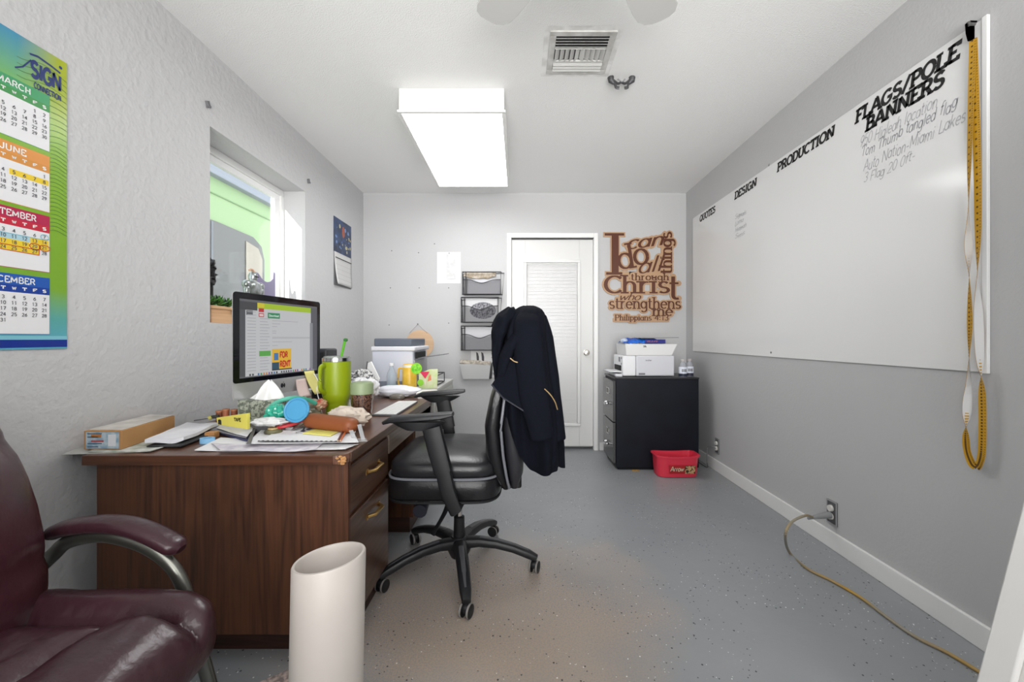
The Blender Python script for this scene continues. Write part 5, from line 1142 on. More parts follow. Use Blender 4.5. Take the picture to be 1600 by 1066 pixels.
# tissue box
tx0, tx1, ty0_, ty1_ = P(371, 0, 1.765).x, P(371, 0, 1.765).x+.19, 1.765, 1.865
tb = thing('tissue_box', 'grey green patterned tissue box below the computer screen', 'tissue box', ((tx0+tx1)/2, 1.81, DT))
MB().box(tx0, tx1, ty0_, ty1_, DT, P(0, 626, 1.765).z).build('carton', M('5b6158', .6, var=('9a9f92', 75, .05)), tb, bevel=.002)
tzt = P(0, 626, 1.765).z
def crumple(name, mat, c, r, label=None, cat=None, parent=None, amp=.3, fr=3.0, pw=1, seed=0, nu=40, nv=22, e=1.0, flat=None, solid=0, group=None):
    def fn(q, p):
        d = Vector((p.x, p.y, p.z)); nn = noise.noise(d*fr+V(seed, 0, 0))+.5*abs(noise.noise(d*fr*2.3+V(0, seed, 0)))
        q = Vector(c)+Vector((d.x*r[0], d.y*r[1], d.z*r[2]))*(1+amp*nn)
        if flat is not None: q.z = max(q.z, flat)
        return q
    return MB().sq(c, r, e, e, nu, nv, fn).build(name, mat, parent, label, cat, group, solid=solid, ang=25)
tc_ = V(P(414, 0, 1.81).x, 1.815, tzt)
MB().rings([[tc_+V((.055*(1-f)**.8+.006)*math.cos(a_)*(1+.35*math.sin(3*a_+f*2))+.02*f, (.03*(1-f)+.004)*math.sin(a_)*(1+.3*math.sin(4*a_)), .075*f+.01*math.sin(2*a_)*f) for a_ in [2*math.pi*j/40 for j in range(40)]] for f in (0, .2, .4, .6, .8, 1)]).build('tissue', M('eeeeee', .8), tb)
# ---------------------------------------------------------------- drinkware
tu = thing('tumbler', 'tall lime green insulated tumbler with handle on the desk', 'tumbler', (P(525, 0, 2.0).x, 2.0, DT))
tx_, Yt = P(526, 0, 2.0).x, 2.0; m_lime = M('8a9c12', .38)
zt_ = P(0, 561, Yt).z
r_ = lambda w: w*Yt/F/2
MB().lathe([(0, DT), (r_(31), DT), (r_(32), DT+.07), (r_(33), DT+.075), (r_(41), DT+.105), (r_(42), DT+.12), (r_(42), zt_-.012), (0, zt_-.012)], (tx_, Yt, 0), n=40).build('body', m_lime, tu)
MB().lathe([(r_(41), zt_-.012), (r_(42), zt_-.01), (r_(42), zt_+.006), (r_(38), zt_+.008), (0, zt_+.007)], (tx_, Yt, 0), n=40).build('steel_rim', m_chrome, tu)
MB().lathe([(0, zt_+.0), (r_(37), zt_+.0), (r_(37), zt_+.012), (r_(30), zt_+.014), (0, zt_+.012)], (tx_, Yt, 0), n=32).build('lid', M('9aa39a', .2, alpha=.7), tu)
hx = tx_-.03; hy = Yt-r_(42)
MB().tube(bez([(hx, hy+.006, zt_-.03), (hx-.004, hy-.022, zt_-.033), (hx-.005, hy-.03, zt_-.06), (hx-.004, hy-.028, DT+.15), (hx+.002, hy+.004, DT+.125)]), .008, 12, b=.011).build('handle', m_lime, tu)
br = thing('bottle_brush', 'bright green straw with bristled tip sticking out of the tumbler', 'straw', (tx_, Yt, zt_))
pa, pb = P(533, 560, 1.99), P(539, 532, 1.99)
MB().tube([pa, pb], .006, 10).build('straw', M('57a81f', .4), br)
MB().sq(pb+V(.003, 0, .002), (.010, .008, .008), .7, .7, 14, 8).build('tip', M('2c6b2a', .7), br)
jr = thing('snack_jar', 'clear jar of dark brown granules with a sage green lid', 'jar', (P(565, 0, 1.96).x, 1.96, DT))
jx_, Yj = P(565.5, 0, 1.96).x, 1.96; zj = P(0, 597, Yj).z; rj = lambda w: w*Yj/F/2
MB().lathe([(0, DT), (rj(27), DT), (rj(31), DT+.05), (rj(31.5), zj-.055), (rj(31.5), zj-.05), (0, zj-.05)], (jx_, Yj, 0), n=32).build('glass', M('3a221b', .15, coat=.8, var=('6e5040', 130, .06), bump=(120, 1, .004)), jr)
MB().lathe([(0, zj-.055), (rj(34), zj-.055), (rj(34.5), zj-.012), (rj(33), zj-.004), (rj(30), zj-.003), (rj(29), zj), (0, zj)], (jx_, Yj, 0), n=32).build('lid', M('8c9c78', .45), jr)
sbt = thing('correction_bottle', 'small white and blue correction fluid bottle between tumbler and jar', 'bottle', (P(545, 0, 2.06).x, 2.06, DT))
MB().lathe([(0, DT), (.014, DT), (.014, DT+.045), (.007, DT+.055), (.006, DT+.075), (0, DT+.077)], (P(545.5, 0, 2.06).x, 2.06, 0), n=18).build('body', M('e4e4e6', .4), sbt)
MB().lathe([(.0143, DT+.012), (.0143, DT+.024)], (P(545.5, 0, 2.06).x, 2.06, 0), n=18, cap=False).build('label', M('3f8ab0', .4), sbt)
MB().lathe([(.0146, DT+.026), (.0146, DT+.040)], (P(545.5, 0, 2.06).x, 2.06, 0), n=18, cap=False).build('label', M('2a2a30', .4), sbt)
# ---------------------------------------------------------------- keyboard and mouse
kbq = [D(578, 640, .012), D(609, 645, .012), D(631, 625, .012), D(604, 623.5, .012)]
kb_ = thing('keyboard', 'slim white keyboard with silver base near the desk edge', 'keyboard', (kbq[0]+kbq[2])/2)
kx0, kx1, ky0, ky1 = -.72, -.60, 2.03, 2.46
MB().prism([(kx0, ky0, DT), (kx1, ky0, DT), (kx1, ky1, DT), (kx0, ky1, DT)], (0, 0, .009)).build('base', M('66676a', .4, .3), kb_, bevel=.003)
k0 = None
for i in range(6):
    for j in range(17):
        p_ = (kx0+.010+i*.0186, ky0+.008+j*.0247)
        if k0 is None: k0 = MB().box(p_[0], p_[0]+.016, p_[1], p_[1]+.022, DT+.009, DT+.0115).build('key', M('e3e3e2', .5), kb_, smooth=False); kp = p_
        else: c = k0.copy(); COL.objects.link(c); c.location = (p_[0]-kp[0], p_[1]-kp[1], 0)
ms = D(617, 625)
MB().sq((ms.x+.0, 2.62, DT+.010), (.048, .032, .022), .8, .8, 28, 12, lambda q, p: V(q.x, q.y, max(q.z, DT))).build('mouse', M('6f6a62', .3), label='low dark-topped computer mouse lying behind the keyboard', cat='mouse')
# ---------------------------------------------------------------- near end of the desk: box, papers, tools
PAP = [0.0]
def sheet(name, label, cat, px4, z=0.0, th=.0006, col='e6e6e8', curl=.004, seed=0, n=10, mat=None, var=None, rough=.7, parent=None, dz4=None, group=None):
    dz4 = dz4 or (0, 0, 0, 0)
    c4 = [D(px_, py_, z+dz) if True else None for (px_, py_), dz in zip(px4, dz4)]
    def fn(a, b_):
        p = (c4[0]*(1-a)+c4[1]*a)*(1-b_)+(c4[3]*(1-a)+c4[2]*a)*b_
        return p+V(0, 0, abs(curl)*(.5+noise.noise(V(a*2.1+seed, b_*2.3, seed)))*.8+abs(curl)*.6*(abs(a-.5)*2)**3)
    mb = MB(); g = [[fn(i/n, j/n) for j in range(n+1)] for i in range(n+1)]
    per = [(i, 0) for i in range(n)]+[(n, j) for j in range(n)]+[(n-i, n) for i in range(n)]+[(0, n-j) for j in range(n)]
    mb.grid(lambda a, b_: fn(a, b_)+V(0, 0, th), n, n); base_ = len(mb.v)
    mb.grid(lambda a, b_: fn(a, b_), n, n)
    idx = lambda i, j: i*(n+1)+j
    for (i, j), (i2, j2) in zip(per, per[1:]+per[:1]): mb.f.append((idx(i, j), idx(i2, j2), base_+idx(i2, j2), base_+idx(i, j))); mb.m.append(0)
    return mb.build(name, mat or M(col, rough, var=var), parent, label, cat, group, ang=60)
bx0, bx1, byy0, byy1 = P(131, 0, 1.40).x, P(190, 0, 1.40).x, 1.40, 1.66
bzt = P(0, 673.5, 1.40).z; bzb = DT+.006
cb = thing('cardboard_box', 'small brown cardboard box with a printed label end on the desk corner', 'box', ((bx0+bx1)/2, 1.52, bzb))
cbx = P(273, 0, 1.68).x
MB().prism([(bx0, 1.40, bzb), (bx1, 1.40, bzb), (cbx, 1.68, bzb), (cbx-.125, 1.70, bzb)], (0, 0, bzt-bzb)).build('carton', M('b98d5c', .75, var=('a87c4d', 8, .3)), cb, bevel=.0015)
MB().box(bx0+.008, bx1-.008, 1.3985, 1.40, bzb+.004, bzt-.004).build('label', M('7f9fb5', .5, var=('b4c4cc', 40, .1)), cb)
MB().box(bx0+.026, bx0+.068, 1.398, 1.3985, bzb+.026, bzb+.031).build('red_stripe', M('b03a34', .5), cb)
for k in range(5): MB().box(bx0+.014, bx0+.05+.012*(k % 3), 1.398, 1.3985, bzb+.008+k*.011-(.0 if k != 2 else -.003), bzb+.011+k*.011).build('text_line', M('3d4c5e', .5), cb) if k != 2 else None
MB().box(bx0+.026, bx0+.06, 1.398, 1.3985, bzt-.022, bzt-.012).build('orange_mark', M('b5763c', .5), cb)
MB().box(bx1-.044, bx1-.018, 1.398, 1.3985, bzb+.012, bzt-.012).build('white_patch', M('d8dade', .5), cb)
q = MB(); q.prism([V(bx0+.006, 1.41, bzt), V(bx1-.006, 1.41, bzt), V(cbx-.006, 1.675, bzt), V(cbx-.11, 1.69, bzt)], (0, 0, .003)).build('paper_cover', M('d6d2cb', .8, var=('b5b0aa', 14, .2)), cb, bevel=.001)
sheet('magazine', 'open printed leaflet lying under the cardboard box and white packet', 'magazine', [(138, 708), (236, 707), (345, 672), (225, 672)], .0015, .0025, 'c9c9c4', .003, 1, var=('9aa295', 30, .12))
sheet('envelope', 'dark edged envelope jutting out past the left corner of the desk', 'envelope', [(96, 711), (215, 707), (240, 690), (140, 693)], .0002, .0014, 'b9bab6', .0, 2)
sheet('black_folder', 'thin black folder under the white padded packet', 'folder', [(229, 699), (283, 699), (368, 666), (304, 668)], .006, .003, '232326', .001, 3)
pk = sheet('padded_packet', 'white padded packet lying on a black folder', 'packet', [(226, 696), (287, 692), (352, 665), (292, 668)], .0105, .012, 'dfdfe2', .008, 4, var=('cfcfd6', 20, .2))
sheet('loose_papers', 'loose white printed pages spread along the front edge of the desk', 'papers', [(304, 706), (540, 704), (560, 696), (345, 686)], .001, .002, 'dcdcde', .004, 5)
sheet('loose_papers', 'creased page with pinkish print poking over the front desk edge', 'papers', [(345, 707), (492, 706), (505, 695), (330, 695)], .0035, .001, 'd8d4d8', .006, 6, var=('b9b4c0', 25, .12))
sheet('paper_stack', 'thick stack of white pages in the middle of the desk front', 'papers', [(392, 692), (548, 692), (556, 675), (412, 674)], .008, .006, 'e3e3e4', .002, 7)
sheet('document_cover', 'stiff white document cover under the red scissors', 'papers', [(385, 694), (560, 692), (552, 674), (408, 673)], .016, .0015, 'dedee0', .001, 17)
sheet('grey_folder', 'grey plastic folder sticking out left of the paper stack', 'folder', [(325, 672), (385, 686), (400, 664), (372, 662)], .012, .004, '8d8d92', .002, 8)
sheet('notebook', 'navy covered notebook wedged under grey folder and papers', 'notebook', [(343, 678), (388, 692), (402, 672), (360, 668)], .004, .008, '3a3c5a', .0, 9)
sheet('white_card', 'folded white page on top of the grey folder', 'papers', [(345, 656), (398, 668), (404, 660), (362, 652)], .022, .0008, 'ececee', .006, 10)
sheet('white_page', 'white sheet lying across folder and notebook left of the black strip', 'papers', [(338, 670), (386, 684), (401, 666), (352, 660)], .020, .0008, 'd5d5d8', .003, 18)
c4 = [D(385, 694, .0195), D(392, 694, .0195), D(403, 662, .0195), D(399, 661, .0195)]
MB().prism(c4, (0, 0, .003)).build('report_spine', M('5c5c5e', .4), label='dark grey plastic spine bar clipped along the white pages', cat='binding bar', bevel=.001)
nbk = sheet('spiral_notebook', 'open page with black and white comb binding along its near edge', 'notebook', [(408, 690), (532, 690), (540, 672), (440, 668)], .0195, .0015, 'e5e5e6', .0, 11); ORG[nbk] = nbk.location.copy()
sp_ = thing('comb_strip', 'black binding comb with white teeth along the front of the paper stack', 'binding comb', D(470, 688, .022))
ca, cb_ = D(404, 689, .0225), D(533, 690, .0225)
MB().obox((ca+cb_)/2, (cb_-ca)/2, (0, .005, 0), (0, 0, .001)).build('strip', M('1f1f22', .5), sp_)
t0 = None
for i in range(17):
    p = ca+(cb_-ca)*((i+.5)/17)
    if t0 is None: t0 = MB().obox(p+V(0, 0, .0015), (.0035, 0, 0), (0, .0035, 0), (0, 0, .0008)).build('tooth', M('e0e0e0', .5), sp_, smooth=False); tp0 = p
    else: c = t0.copy(); COL.objects.link(c); c.location = p-tp0
sheet('sticky_pad', 'yellow square sticky note lying on the papers before the brown case', 'note', [(473, 678), (517, 682), (533, 673), (502, 668)], .0225, .003, 'dfd873', .0, 12)
tr2 = MB().lathe([(.018, 0), (.026, 0), (.026, .018), (.018, .018)], D(325, 692, .004)+V(0, 0, 0), n=28, cap=False)
a_ = D(324, 692); tape_r = MB()
tape_r.rings([[a_+V(r_*math.cos(t), r_*.8*math.sin(t), z) for t in [2*math.pi*j/28 for j in range(28)]] for r_, z in ((.016, .0), (.025, 0), (.025, .018), (.016, .018))], cap=False, closed=True)
tape_r.build('tape_roll', M('7fb2d8', .4), label='roll of light blue tape beside the loose papers', cat='tape')
MB().box(D(330, 684).x-.018, D(330, 684).x+.018, D(330, 684).y-.012, D(330, 684).y+.02, DT+.0, DT+.022).build('wood_block', wood('8a5a34', 'c0905c', 0, .6), label='small light wood block behind the blue tape roll', cat='wood block', bevel=.002)
# yellow booklet
yb0, yb1 = P(338, 0, 1.72), P(387, 0, 1.62)
yb_ = thing('yellow_booklet', 'yellow instruction booklet with black printing standing against the tissue box', 'booklet', (-1.15, 1.66, DT))
yq = [P(345, 668, 1.70), P(386, 669, 1.60), P(386, 647, 1.60), P(378, 646.5, 1.62), P(335, 656, 1.74)]
MB().prism([P(340, 664, 1.68), P(386, 671, 1.60), P(386, 646, 1.60), P(338, 653, 1.68)], (.004, .012, 0)).build('booklet_cover', M('d9cf5e', .5), yb_, bevel=.001)
write(MB(), 'TAPE', P(366, 659, 1.633)+V(0, -.001, 0), (P(386, 660, 1.597)-P(366, 659, 1.633)).normalized(), UP, .016, t=.12, fit=.042).build('lettering', m_ink, yb_, smooth=False)
MB().prism([P(341, 663, 1.676), P(346, 664, 1.668), P(346, 655, 1.668), P(341, 656, 1.676)], (0, -.001, 0)).build('black_mark', m_ink, yb_, smooth=False)
for k, (px, py) in enumerate(((343, 646), (353, 643.5), (366, 644))):
    p = P(px, py, 1.80); col = ('7a4630', '9a5a3c', '84492f')[k]
    lab = ('leftmost small brown spool behind the yellow booklet', 'middle small brown spool behind the yellow booklet', 'right small brown spool behind the yellow booklet')[k]
    sp2 = thing('spool', lab, 'spool', (p.x, p.y, DT), 'small brown spools behind the yellow booklet')
    MB().lathe([(0, DT), (.013, DT), (.013, p.z+.008), (0, p.z+.008)], (p.x, p.y, 0), n=20).build('body', M(col, .5), sp2)
    MB().lathe([(.007, 0), (.0145, 0), (.0145, .006), (.007, .006)], (p.x, p.y, p.z+.006), n=20, cap=False).build('rim', M('a96f4c', .4), sp2)
pen = thing('screwdriver', 'thin black shafted screwdriver with brass collar lying on the white packet', 'screwdriver', D(320, 655, .03))
pa, pb = P(303, 657.5, 1.72), P(326, 654, 1.74)
MB().tube([pa, pb], .0022, 8).build('shaft', M('3a3a3c', .4), pen)
MB().tube([pb, P(331, 652, 1.745)], .009, 12).build('collar', M('a09a4a', .4), pen); MB().tube([P(331, 652, 1.745), P(342, 650.5, 1.75)], .007, 12).build('grip', M('2a2a20', .5), pen)
# grey stapler-like device
dv = thing('grey_device', 'flat grey plastic remote lying behind the red scissors', 'device', D(415, 664, .01))
MB().prism([D(390, 672, .008), D(398, 676, .008), D(446, 676, .008), D(448, 668, .008), D(395, 668, .008)], (0, 0, .026)).build('shell', M('5a5b5f', .4), dv, bevel=.004)
MB().prism([D(393, 664, .0345), D(400, 666.5, .0345), D(443, 666, .0345), D(445, 661, .0345), D(397, 661, .0345)], (0, 0, .002)).build('top_plate', M('a3a4a8', .4, var=('77787d', 30, .1)), dv)
# scissors
sc3 = thing('scissors', 'scissors with looped red plastic handles on the papers', 'scissors', D(455, 668, .02))
m_red = M('b3343a', .35)
for (cx_, cy_, ra_, rb_, rot) in ((450, 667, .036, .015, .45), (462, 663, .032, .014, -.15)):
    o = D(cx_, cy_-3, .043); MB().tube([o+V(ra_*math.cos(t)*math.cos(rot)-rb_*math.sin(t)*math.sin(rot), ra_*math.cos(t)*math.sin(rot)+rb_*2*math.sin(t)*math.cos(rot), .006*math.cos(t)) for t in [2*math.pi*j/24 for j in range(24)]], .0058, 8, closed=True).build('handle', m_red, sc3)
MB().prism([D(455, 672, .026), D(459, 672, .026), D(480, 659, .026), D(477, 658, .026)], (0, 0, .0025)).build('blade', m_chrome, sc3)
MB().prism([D(461, 670, .029), D(465, 670, .029), D(486, 662, .029), D(484, 661, .029)], (0, 0, .0025)).build('blade', m_chrome, sc3)
# watch and keys
wt = thing('ring_device', 'dark round gadget with a tan centre beside the scissors', 'gadget', D(427, 676, .018))
o = D(427, 677, .018)
MB().lathe([(0, 0), (.030, 0), (.032, .006), (.026, .016), (0, .017)], o, n=24).build('body', M('3b382f', .4, var=('6c6a4c', 30, .1)), wt)
MB().lathe([(.012, .016), (.019, .016), (.018, .022), (.012, .022)], o, n=24, cap=False).build('tan_ring', M('b39a6c', .5), wt)
ky = thing('key_bunch', 'tangled bunch of dark keys and rings right of the scissors', 'keys', D(485, 670, .02))
for k in range(9):
    o = D(470+4.5*k, 668+3*math.sin(k*1.7), .027); a_ = k*1.9; u = V(math.cos(a_), math.sin(a_), .1*math.sin(k)); w_ = V(-math.sin(a_), math.cos(a_), 0)
    MB().obox(o, u*.016, w_*.003, (0, 0, .0008)).sq(o-u*.02, (.009, .009, .0014), .6, 1, 12, 6).build('key', M(('4a4a50', '2c2f4a', '7d7a72')[k % 3], .35, .7), ky)
o = D(468, 676, .026); MB().tube([o+V(.012*math.cos(t), .012*math.sin(t), 0) for t in [2*math.pi*j/20 for j in range(20)]], .0012, 6, closed=True).build('key_ring', m_chrome, ky)
# brown glasses case
gca, gcb = P(478, 656, 1.66), P(558, 666, 1.585)
def capsule(a, b_, r, rz, n=16):
    k = 22; R_ = []; d = (b_-a); L_ = d.length; d.normalize(); s_ = d.cross(UP).normalized()
    pts = []; ra = []; rb = []
    for i in range(k+1):
        t_ = i/k; e2 = min(t_, 1-t_)*L_/r; f_ = min(1, math.sqrt(max(0, 1-(1-min(e2, 1))**2)))
        pts.append(a+d*(t_*L_)); ra.append(max(r*f_, .001)); rb.append(max(rz*f_, .001))
    return pts, ra, rb
pts, ra, rb = capsule(gca, gcb, .034, .029)
gcase = thing('glasses_case', 'brown leather glasses case lying across the papers', 'glasses case', ((gca.x+gcb.x)/2, 1.62, DT))
m_case = M('8a4d28', .5, bump=(200, .3, .001), var=('7a4022', 5, .3))
MB().tube(pts, ra, 24, b=rb, sq=.8).build('case_body', m_case, gcase)
MB().tube([p+V(0, -r_*.92, -.004) for p, r_ in zip(pts[2:-2], ra[2:-2])], .0012, 6).build('seam', M('4f2a14', .6), gcase)
# pens and clear bracket
for k, (px, col, lab) in enumerate(((531, 'c4632a', 'orange pencil poking out beside the brown case'), (527, '5a2a22', 'dark red pencil beside the orange one near the brown case'))):
    pn = thing('pencil', lab, 'pencil', D(px, 688, .026)); a_, b_ = D(px+1, 689, .026), D(px+11, 671, .026)
    MB().tube([a_, b_], .0035, 6).build('barrel', M(col, .4), pn); MB().tube([a_, a_+(a_-b_).normalized()*.008], [.0034, .0008], 6).build('point', M('d4b48c', .6), pn)
br2 = thing('clear_stand', 'small clear acrylic stand at the right edge of the desk papers', 'stand', D(560, 684, .02))
m_acr = M('b8babd', .15, alpha=.45, spec=.8)
pA, pB, pC = P(548, 668, 1.53), P(556, 691, 1.50), P(572, 690, 1.50); pD = P(562, 664, 1.55)
MB().prism([P(545, 673, 1.53), P(551, 672, 1.53), P(558, 690, 1.50), P(552, 691, 1.50)], (0, .003, 0)).build('panel', m_acr, br2)
MB().prism([P(558, 664, 1.54), P(564, 663, 1.54), P(571, 690, 1.50), P(565, 690, 1.50)], (0, .003, 0)).build('panel', m_acr, br2)
MB().prism([P(549, 691, 1.49), P(574, 690, 1.49), P(572, 686, 1.53), P(551, 687, 1.53)], (0, 0, .003)).build('foot', m_acr, br2)
# white cloth, bags
def lump(name, label, cat, px0, px1, py0, py1, Y, ry, col, amp=.3, fr=3, seed=0, rough=.7, alpha=1, var=None, base=DT, coat=0, emat=None):
    x0, x1 = P(px0, 0, Y).x, P(px1, 0, Y).x; z0 = max(P(0, py1, Y).z, base); z1 = P(0, py0, Y).z
    return crumple(name, emat or M(col, rough, alpha=alpha, var=var, coat=coat), ((x0+x1)/2, Y, (z0+z1)/2), ((x1-x0)/2, ry, (z1-z0)/2), label, cat, amp=amp, fr=fr, seed=seed, flat=base)
lump('crumpled_cloth', 'crumpled cream paper napkin behind the brown case', 'napkin', 515, 573, 638, 668, 1.76, .06, 'd3c8bc', .35, 2.6, 3, var=('c2b3a5', 12, .2))
lump('plastic_bag', 'clear ziplock bag of snacks with a teal zip edge', 'bag', 440, 500, 622, 660, 1.93, .05, 'b9b2a0', .3, 2.8, 5, .3, 1, ('6f6f58', 22, .15), coat=.6)
MB().tube(bez([P(418, 640, 1.72), P(432, 629, 1.73), P(455, 622, 1.75), P(478, 624, 1.80), P(494, 631, 1.84)]), .004, 8, b=.009).build('bag_zip', M('4fae96', .4), label='teal zip edge strip of the clear snack bag', cat='bag')
lump('teal_packet', 'shiny teal plastic packet left of the blue lid', 'packet', 417, 450, 633, 658, 1.66, .035, '2fae92', .35, 3, 8, .25, 1, ('1f8a74', 20, .2), coat=.5)
lump('tissue_wad', 'white crumpled tissue lying left of the blue lid', 'tissue', 396, 446, 653, 665, 1.60, .03, 'd8d8d8', .3, 3, 11)
lump('snack_wrapper', 'red and tan snack wrapper left of the tumbler', 'wrapper', 494, 510, 624, 640, 1.9, .03, 'b84a3a', .3, 3, 12, .35, 1, ('d9c2a0', 14, .1))
bl0 = P(464, 641, 1.62)
ld = thing('round_cover', 'round light blue plastic lid standing tilted against the snack bag', 'lid', (bl0.x, 1.62, DT))
axl = V(.05, -1, .30).normalized(); rl = 19.5*1.62/F
MB().lathe([(0, -.004), (rl-.002, -.004), (rl, 0), (rl, .006), (rl-.004, .009), (rl-.008, .008), (rl-.010, .005), (0, .005)], bl0, axl, 40).build('rim_plate', M('4592bd', .4), ld)
MB().lathe([(rl*.78, .005), (rl*.8, .0065), (rl*.82, .005)], bl0, axl, 40, cap=False).build('raised_ring', M('549fc8', .4), ld)
# ---------------------------------------------------------------- far end of the desk
lump('white_bag', 'large white plastic bag heaped between the jar and the keyboard', 'bag', 545, 590, 591, 632, 2.55, .10, 'e2e2e4', .28, 2.4, 21, .5)
lump('white_bag', 'flat crumpled white bag in front of the yellow drinks can', 'bag', 586, 656, 602, 626, 2.70, .07, 'dcdde4', .16, 2.2, 23, .5)
lump('patterned_bag', 'black and white patterned bag bunched against the wall by the printer', 'bag', 548, 584, 578, 606, 2.62, .07, 'd8d8d6', .35, 3, 25, .6, 1, ('55565a', 60, .06), base=DT)
lump('clear_bag', 'clear plastic bag behind the keyboard beside the jar', 'bag', 560, 584, 604, 630, 2.40, .05, 'c9c2be', .25, 3, 27, .25, .75)
ts = thing('white_stand', 'white triangular cardboard stand with a dark stick in front of the white printer', 'stand', (P(582, 0, 2.7).x, 2.7, DT))
MB().prism([P(569, 592, 2.70), P(574, 568, 2.72), P(580, 565, 2.72), P(593, 592, 2.70), P(590, 600, 2.70), P(566, 600, 2.70)], (0, .012, 0)).build('card', M('ededed', .6), ts, bevel=.002)
MB().tube([P(571, 590, 2.69), P(574, 565, 2.69)], .003, 8).build('stick', M('4a4a4e', .5), ts)
lp = thing('multifunction_printer', 'white printer with dark grey scanner lid behind the drinks on the left', 'printer', (P(625, 0, 3).x, 3.15, gz))
lxa, lxb, lya, lyb = P(580.5, 0, 2.95).x, P(645, 0, 2.95).x, 2.95, 3.40
lzt, lz1, lz2 = P(0, 529, 2.95).z, P(0, 541.5, 2.95).z, P(0, 548, 2.95).z
MB().box(lxa, lxb, lya, lyb, gz, lz2-.003).build('body', M('c9ccd8', .4), lp, bevel=.012)
MB().box(lxa-.004, lxb+.016, lya-.004, lyb+.01, lz2-.003, lz1).build('upper_deck', M('d9dae0', .4), lp, bevel=.008)
MB().box(lxa+.015, lxb-.01, lya+.004, lyb-.02, lz1, lzt).build('scanner_lid', M('5c6370', .45), lp, bevel=.008)
MB().box(lxb+.006, lxb+.0165, lya+.05, lyb-.12, lz2-.06, lz2-.012).build('output_slot', m_dark, lp)
MB().box(lxb, lxb+.008, lya+.02, lyb-.02, gz+.02, lz2-.07).build('side_panel', M('a9aaae', .4), lp, bevel=.003)
MB().prism([(lxb, lya+.08, lz2-.062), (lxb+.20, lya+.12, lz2-.035), (lxb+.20, lyb-.12, lz2-.035), (lxb, lyb-.10, lz2-.062)], (0, 0, .005)).build('output_tray', M('55565a', .4), lp, bevel=.001)
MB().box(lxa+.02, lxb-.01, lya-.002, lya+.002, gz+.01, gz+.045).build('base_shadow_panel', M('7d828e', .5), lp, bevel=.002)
wbt = thing('water_bottle', 'empty clear plastic water bottle in front of the white printer', 'bottle', (P(611, 0, 2.83).x, 2.86, gz))
xb_ = P(611, 0, 2.86).x
MB().lathe([(0, 0), (.030, 0), (.032, .01), (.032, .085), (.028, .11), (.013, .145), (.012, .165), (0, .165)], (xb_, 2.87, gz), n=24).build('body', M('c4d2de', .1, alpha=.4, spec=.8), wbt)
MB().lathe([(0, .16), (.014, .16), (.014, .178), (0, .178)], (xb_, 2.87, gz), n=20).build('cap', M('eceef0', .4), wbt)
MB().lathe([(.0325, .002), (.0325, .03)], (xb_, 2.87, gz), n=24, cap=False).build('label', M('8fc4ae', .5, alpha=.8), wbt)
cn = thing('yellow_can', 'yellow drink mug shaped tin with a lime slice on its rim', 'mug', (P(640, 0, 2.88).x, 2.9, gz))
xc, Yc = P(640, 0, 2.9).x, 2.9; rc = 10.8*Yc/F; zc1 = P(0, 569, Yc).z
MB().lathe([(0, gz), (rc, gz), (rc*1.02, gz+.03), (rc, zc1-.01), (rc*.9, zc1-.002), (rc*.86, zc1), (rc*.84, zc1-.004), (0, zc1-.004)], (xc, Yc, 0), n=32).build('body', M('d8a81c', .35, var=('e8c456', 20, .2)), cn)
MB().lathe([(rc*1.005, zc1-.022), (rc*1.005, zc1-.004)], (xc, Yc, 0), n=32, cap=False).build('pale_band', M('e6dfcf', .4), cn)
MB().tube(bez([(xc-rc+.004, Yc, zc1-.03), (xc-rc-.022, Yc, zc1-.03), (xc-rc-.030, Yc, zc1-.05), (xc-rc-.028, Yc, gz+.03), (xc-rc+.004, Yc, gz+.02)]), .006, 10).build('handle', M('e0b23a', .35), cn)
lm = P(651, 576, 2.85)
MB().lathe([(0, 0), (.036, 0), (.038, .003), (.038, .008), (0, .008)], lm, (0, -1, 0), 28).build('lime_slice', M('8fd11c', .4), cn)
MB().lathe([(0, .0085), (.031, .0085), (.031, .0095), (0, .0095)], lm, (0, -1, 0), 28).build('lime_flesh', M('55b81a', .4, var=('8fdc3a', 60, .1)), cn)
cd = thing('cocktail_card', 'green and pink picture card showing a red cocktail, propped by the drinks', 'card', (P(668, 0, 2.86).x, 2.84, gz))
ck = MB().prism([P(654, 607, 2.84), P(683, 607, 2.84), P(684, 577, 2.86), P(672, 577, 2.86), P(654, 584, 2.86)], (0, .008, 0)).build('card', M('b9cf86', .5, var=('d9d6c2', 16, .15)), cd, bevel=.002)
MB().prism([P(656, 581, 2.838), P(671, 581, 2.838), P(664.5, 592, 2.838)], (0, -.003, 0)).build('red_drink', M('cf1f4f', .4), cd)
MB().prism([P(664, 592, 2.838), P(665.3, 592, 2.838), P(665.3, 602, 2.838), P(664, 602, 2.838)], (0, -.002, 0)).build('glass_stem', M('e8d2d4', .4), cd)
MB().lathe([(0, 0), (.022, 0), (.022, .002), (0, .002)], P(657, 598, 2.838), (0, -1, 0), 18).build('lime_half', M('86c82e', .4), cd)
MB().prism([P(668, 596, 2.838), P(674, 594, 2.838), P(673, 585, 2.838), P(670, 588, 2.838)], (0, -.002, 0)).build('orange_blob', M('d97f5a', .5), cd)
dt_ = thing('document_tray', 'dark wire document tray on the grey storage unit by the wall', 'tray', (P(690, 0, 3.2).x, 3.2, gz))
ta = [V(-.60, 3.0, gz+.035), V(-.60, 3.34, gz+.035), V(-.725, 3.34, gz+.035), V(-.725, 3.0, gz+.035)]
MB().tube([p+V(0, 0, .04) for p in ta], .004, 6, closed=True).build('upper_wire', m_wire, dt_)
MB().tube([p+V(0, 0, -.03) for p in ta], .004, 6, closed=True).build('lower_wire', m_wire, dt_)
for p in ta: MB().tube([p+V(0, 0, .04), p+V(0, 0, -.033)], .0035, 6).build('corner_wire', m_wire, dt_)
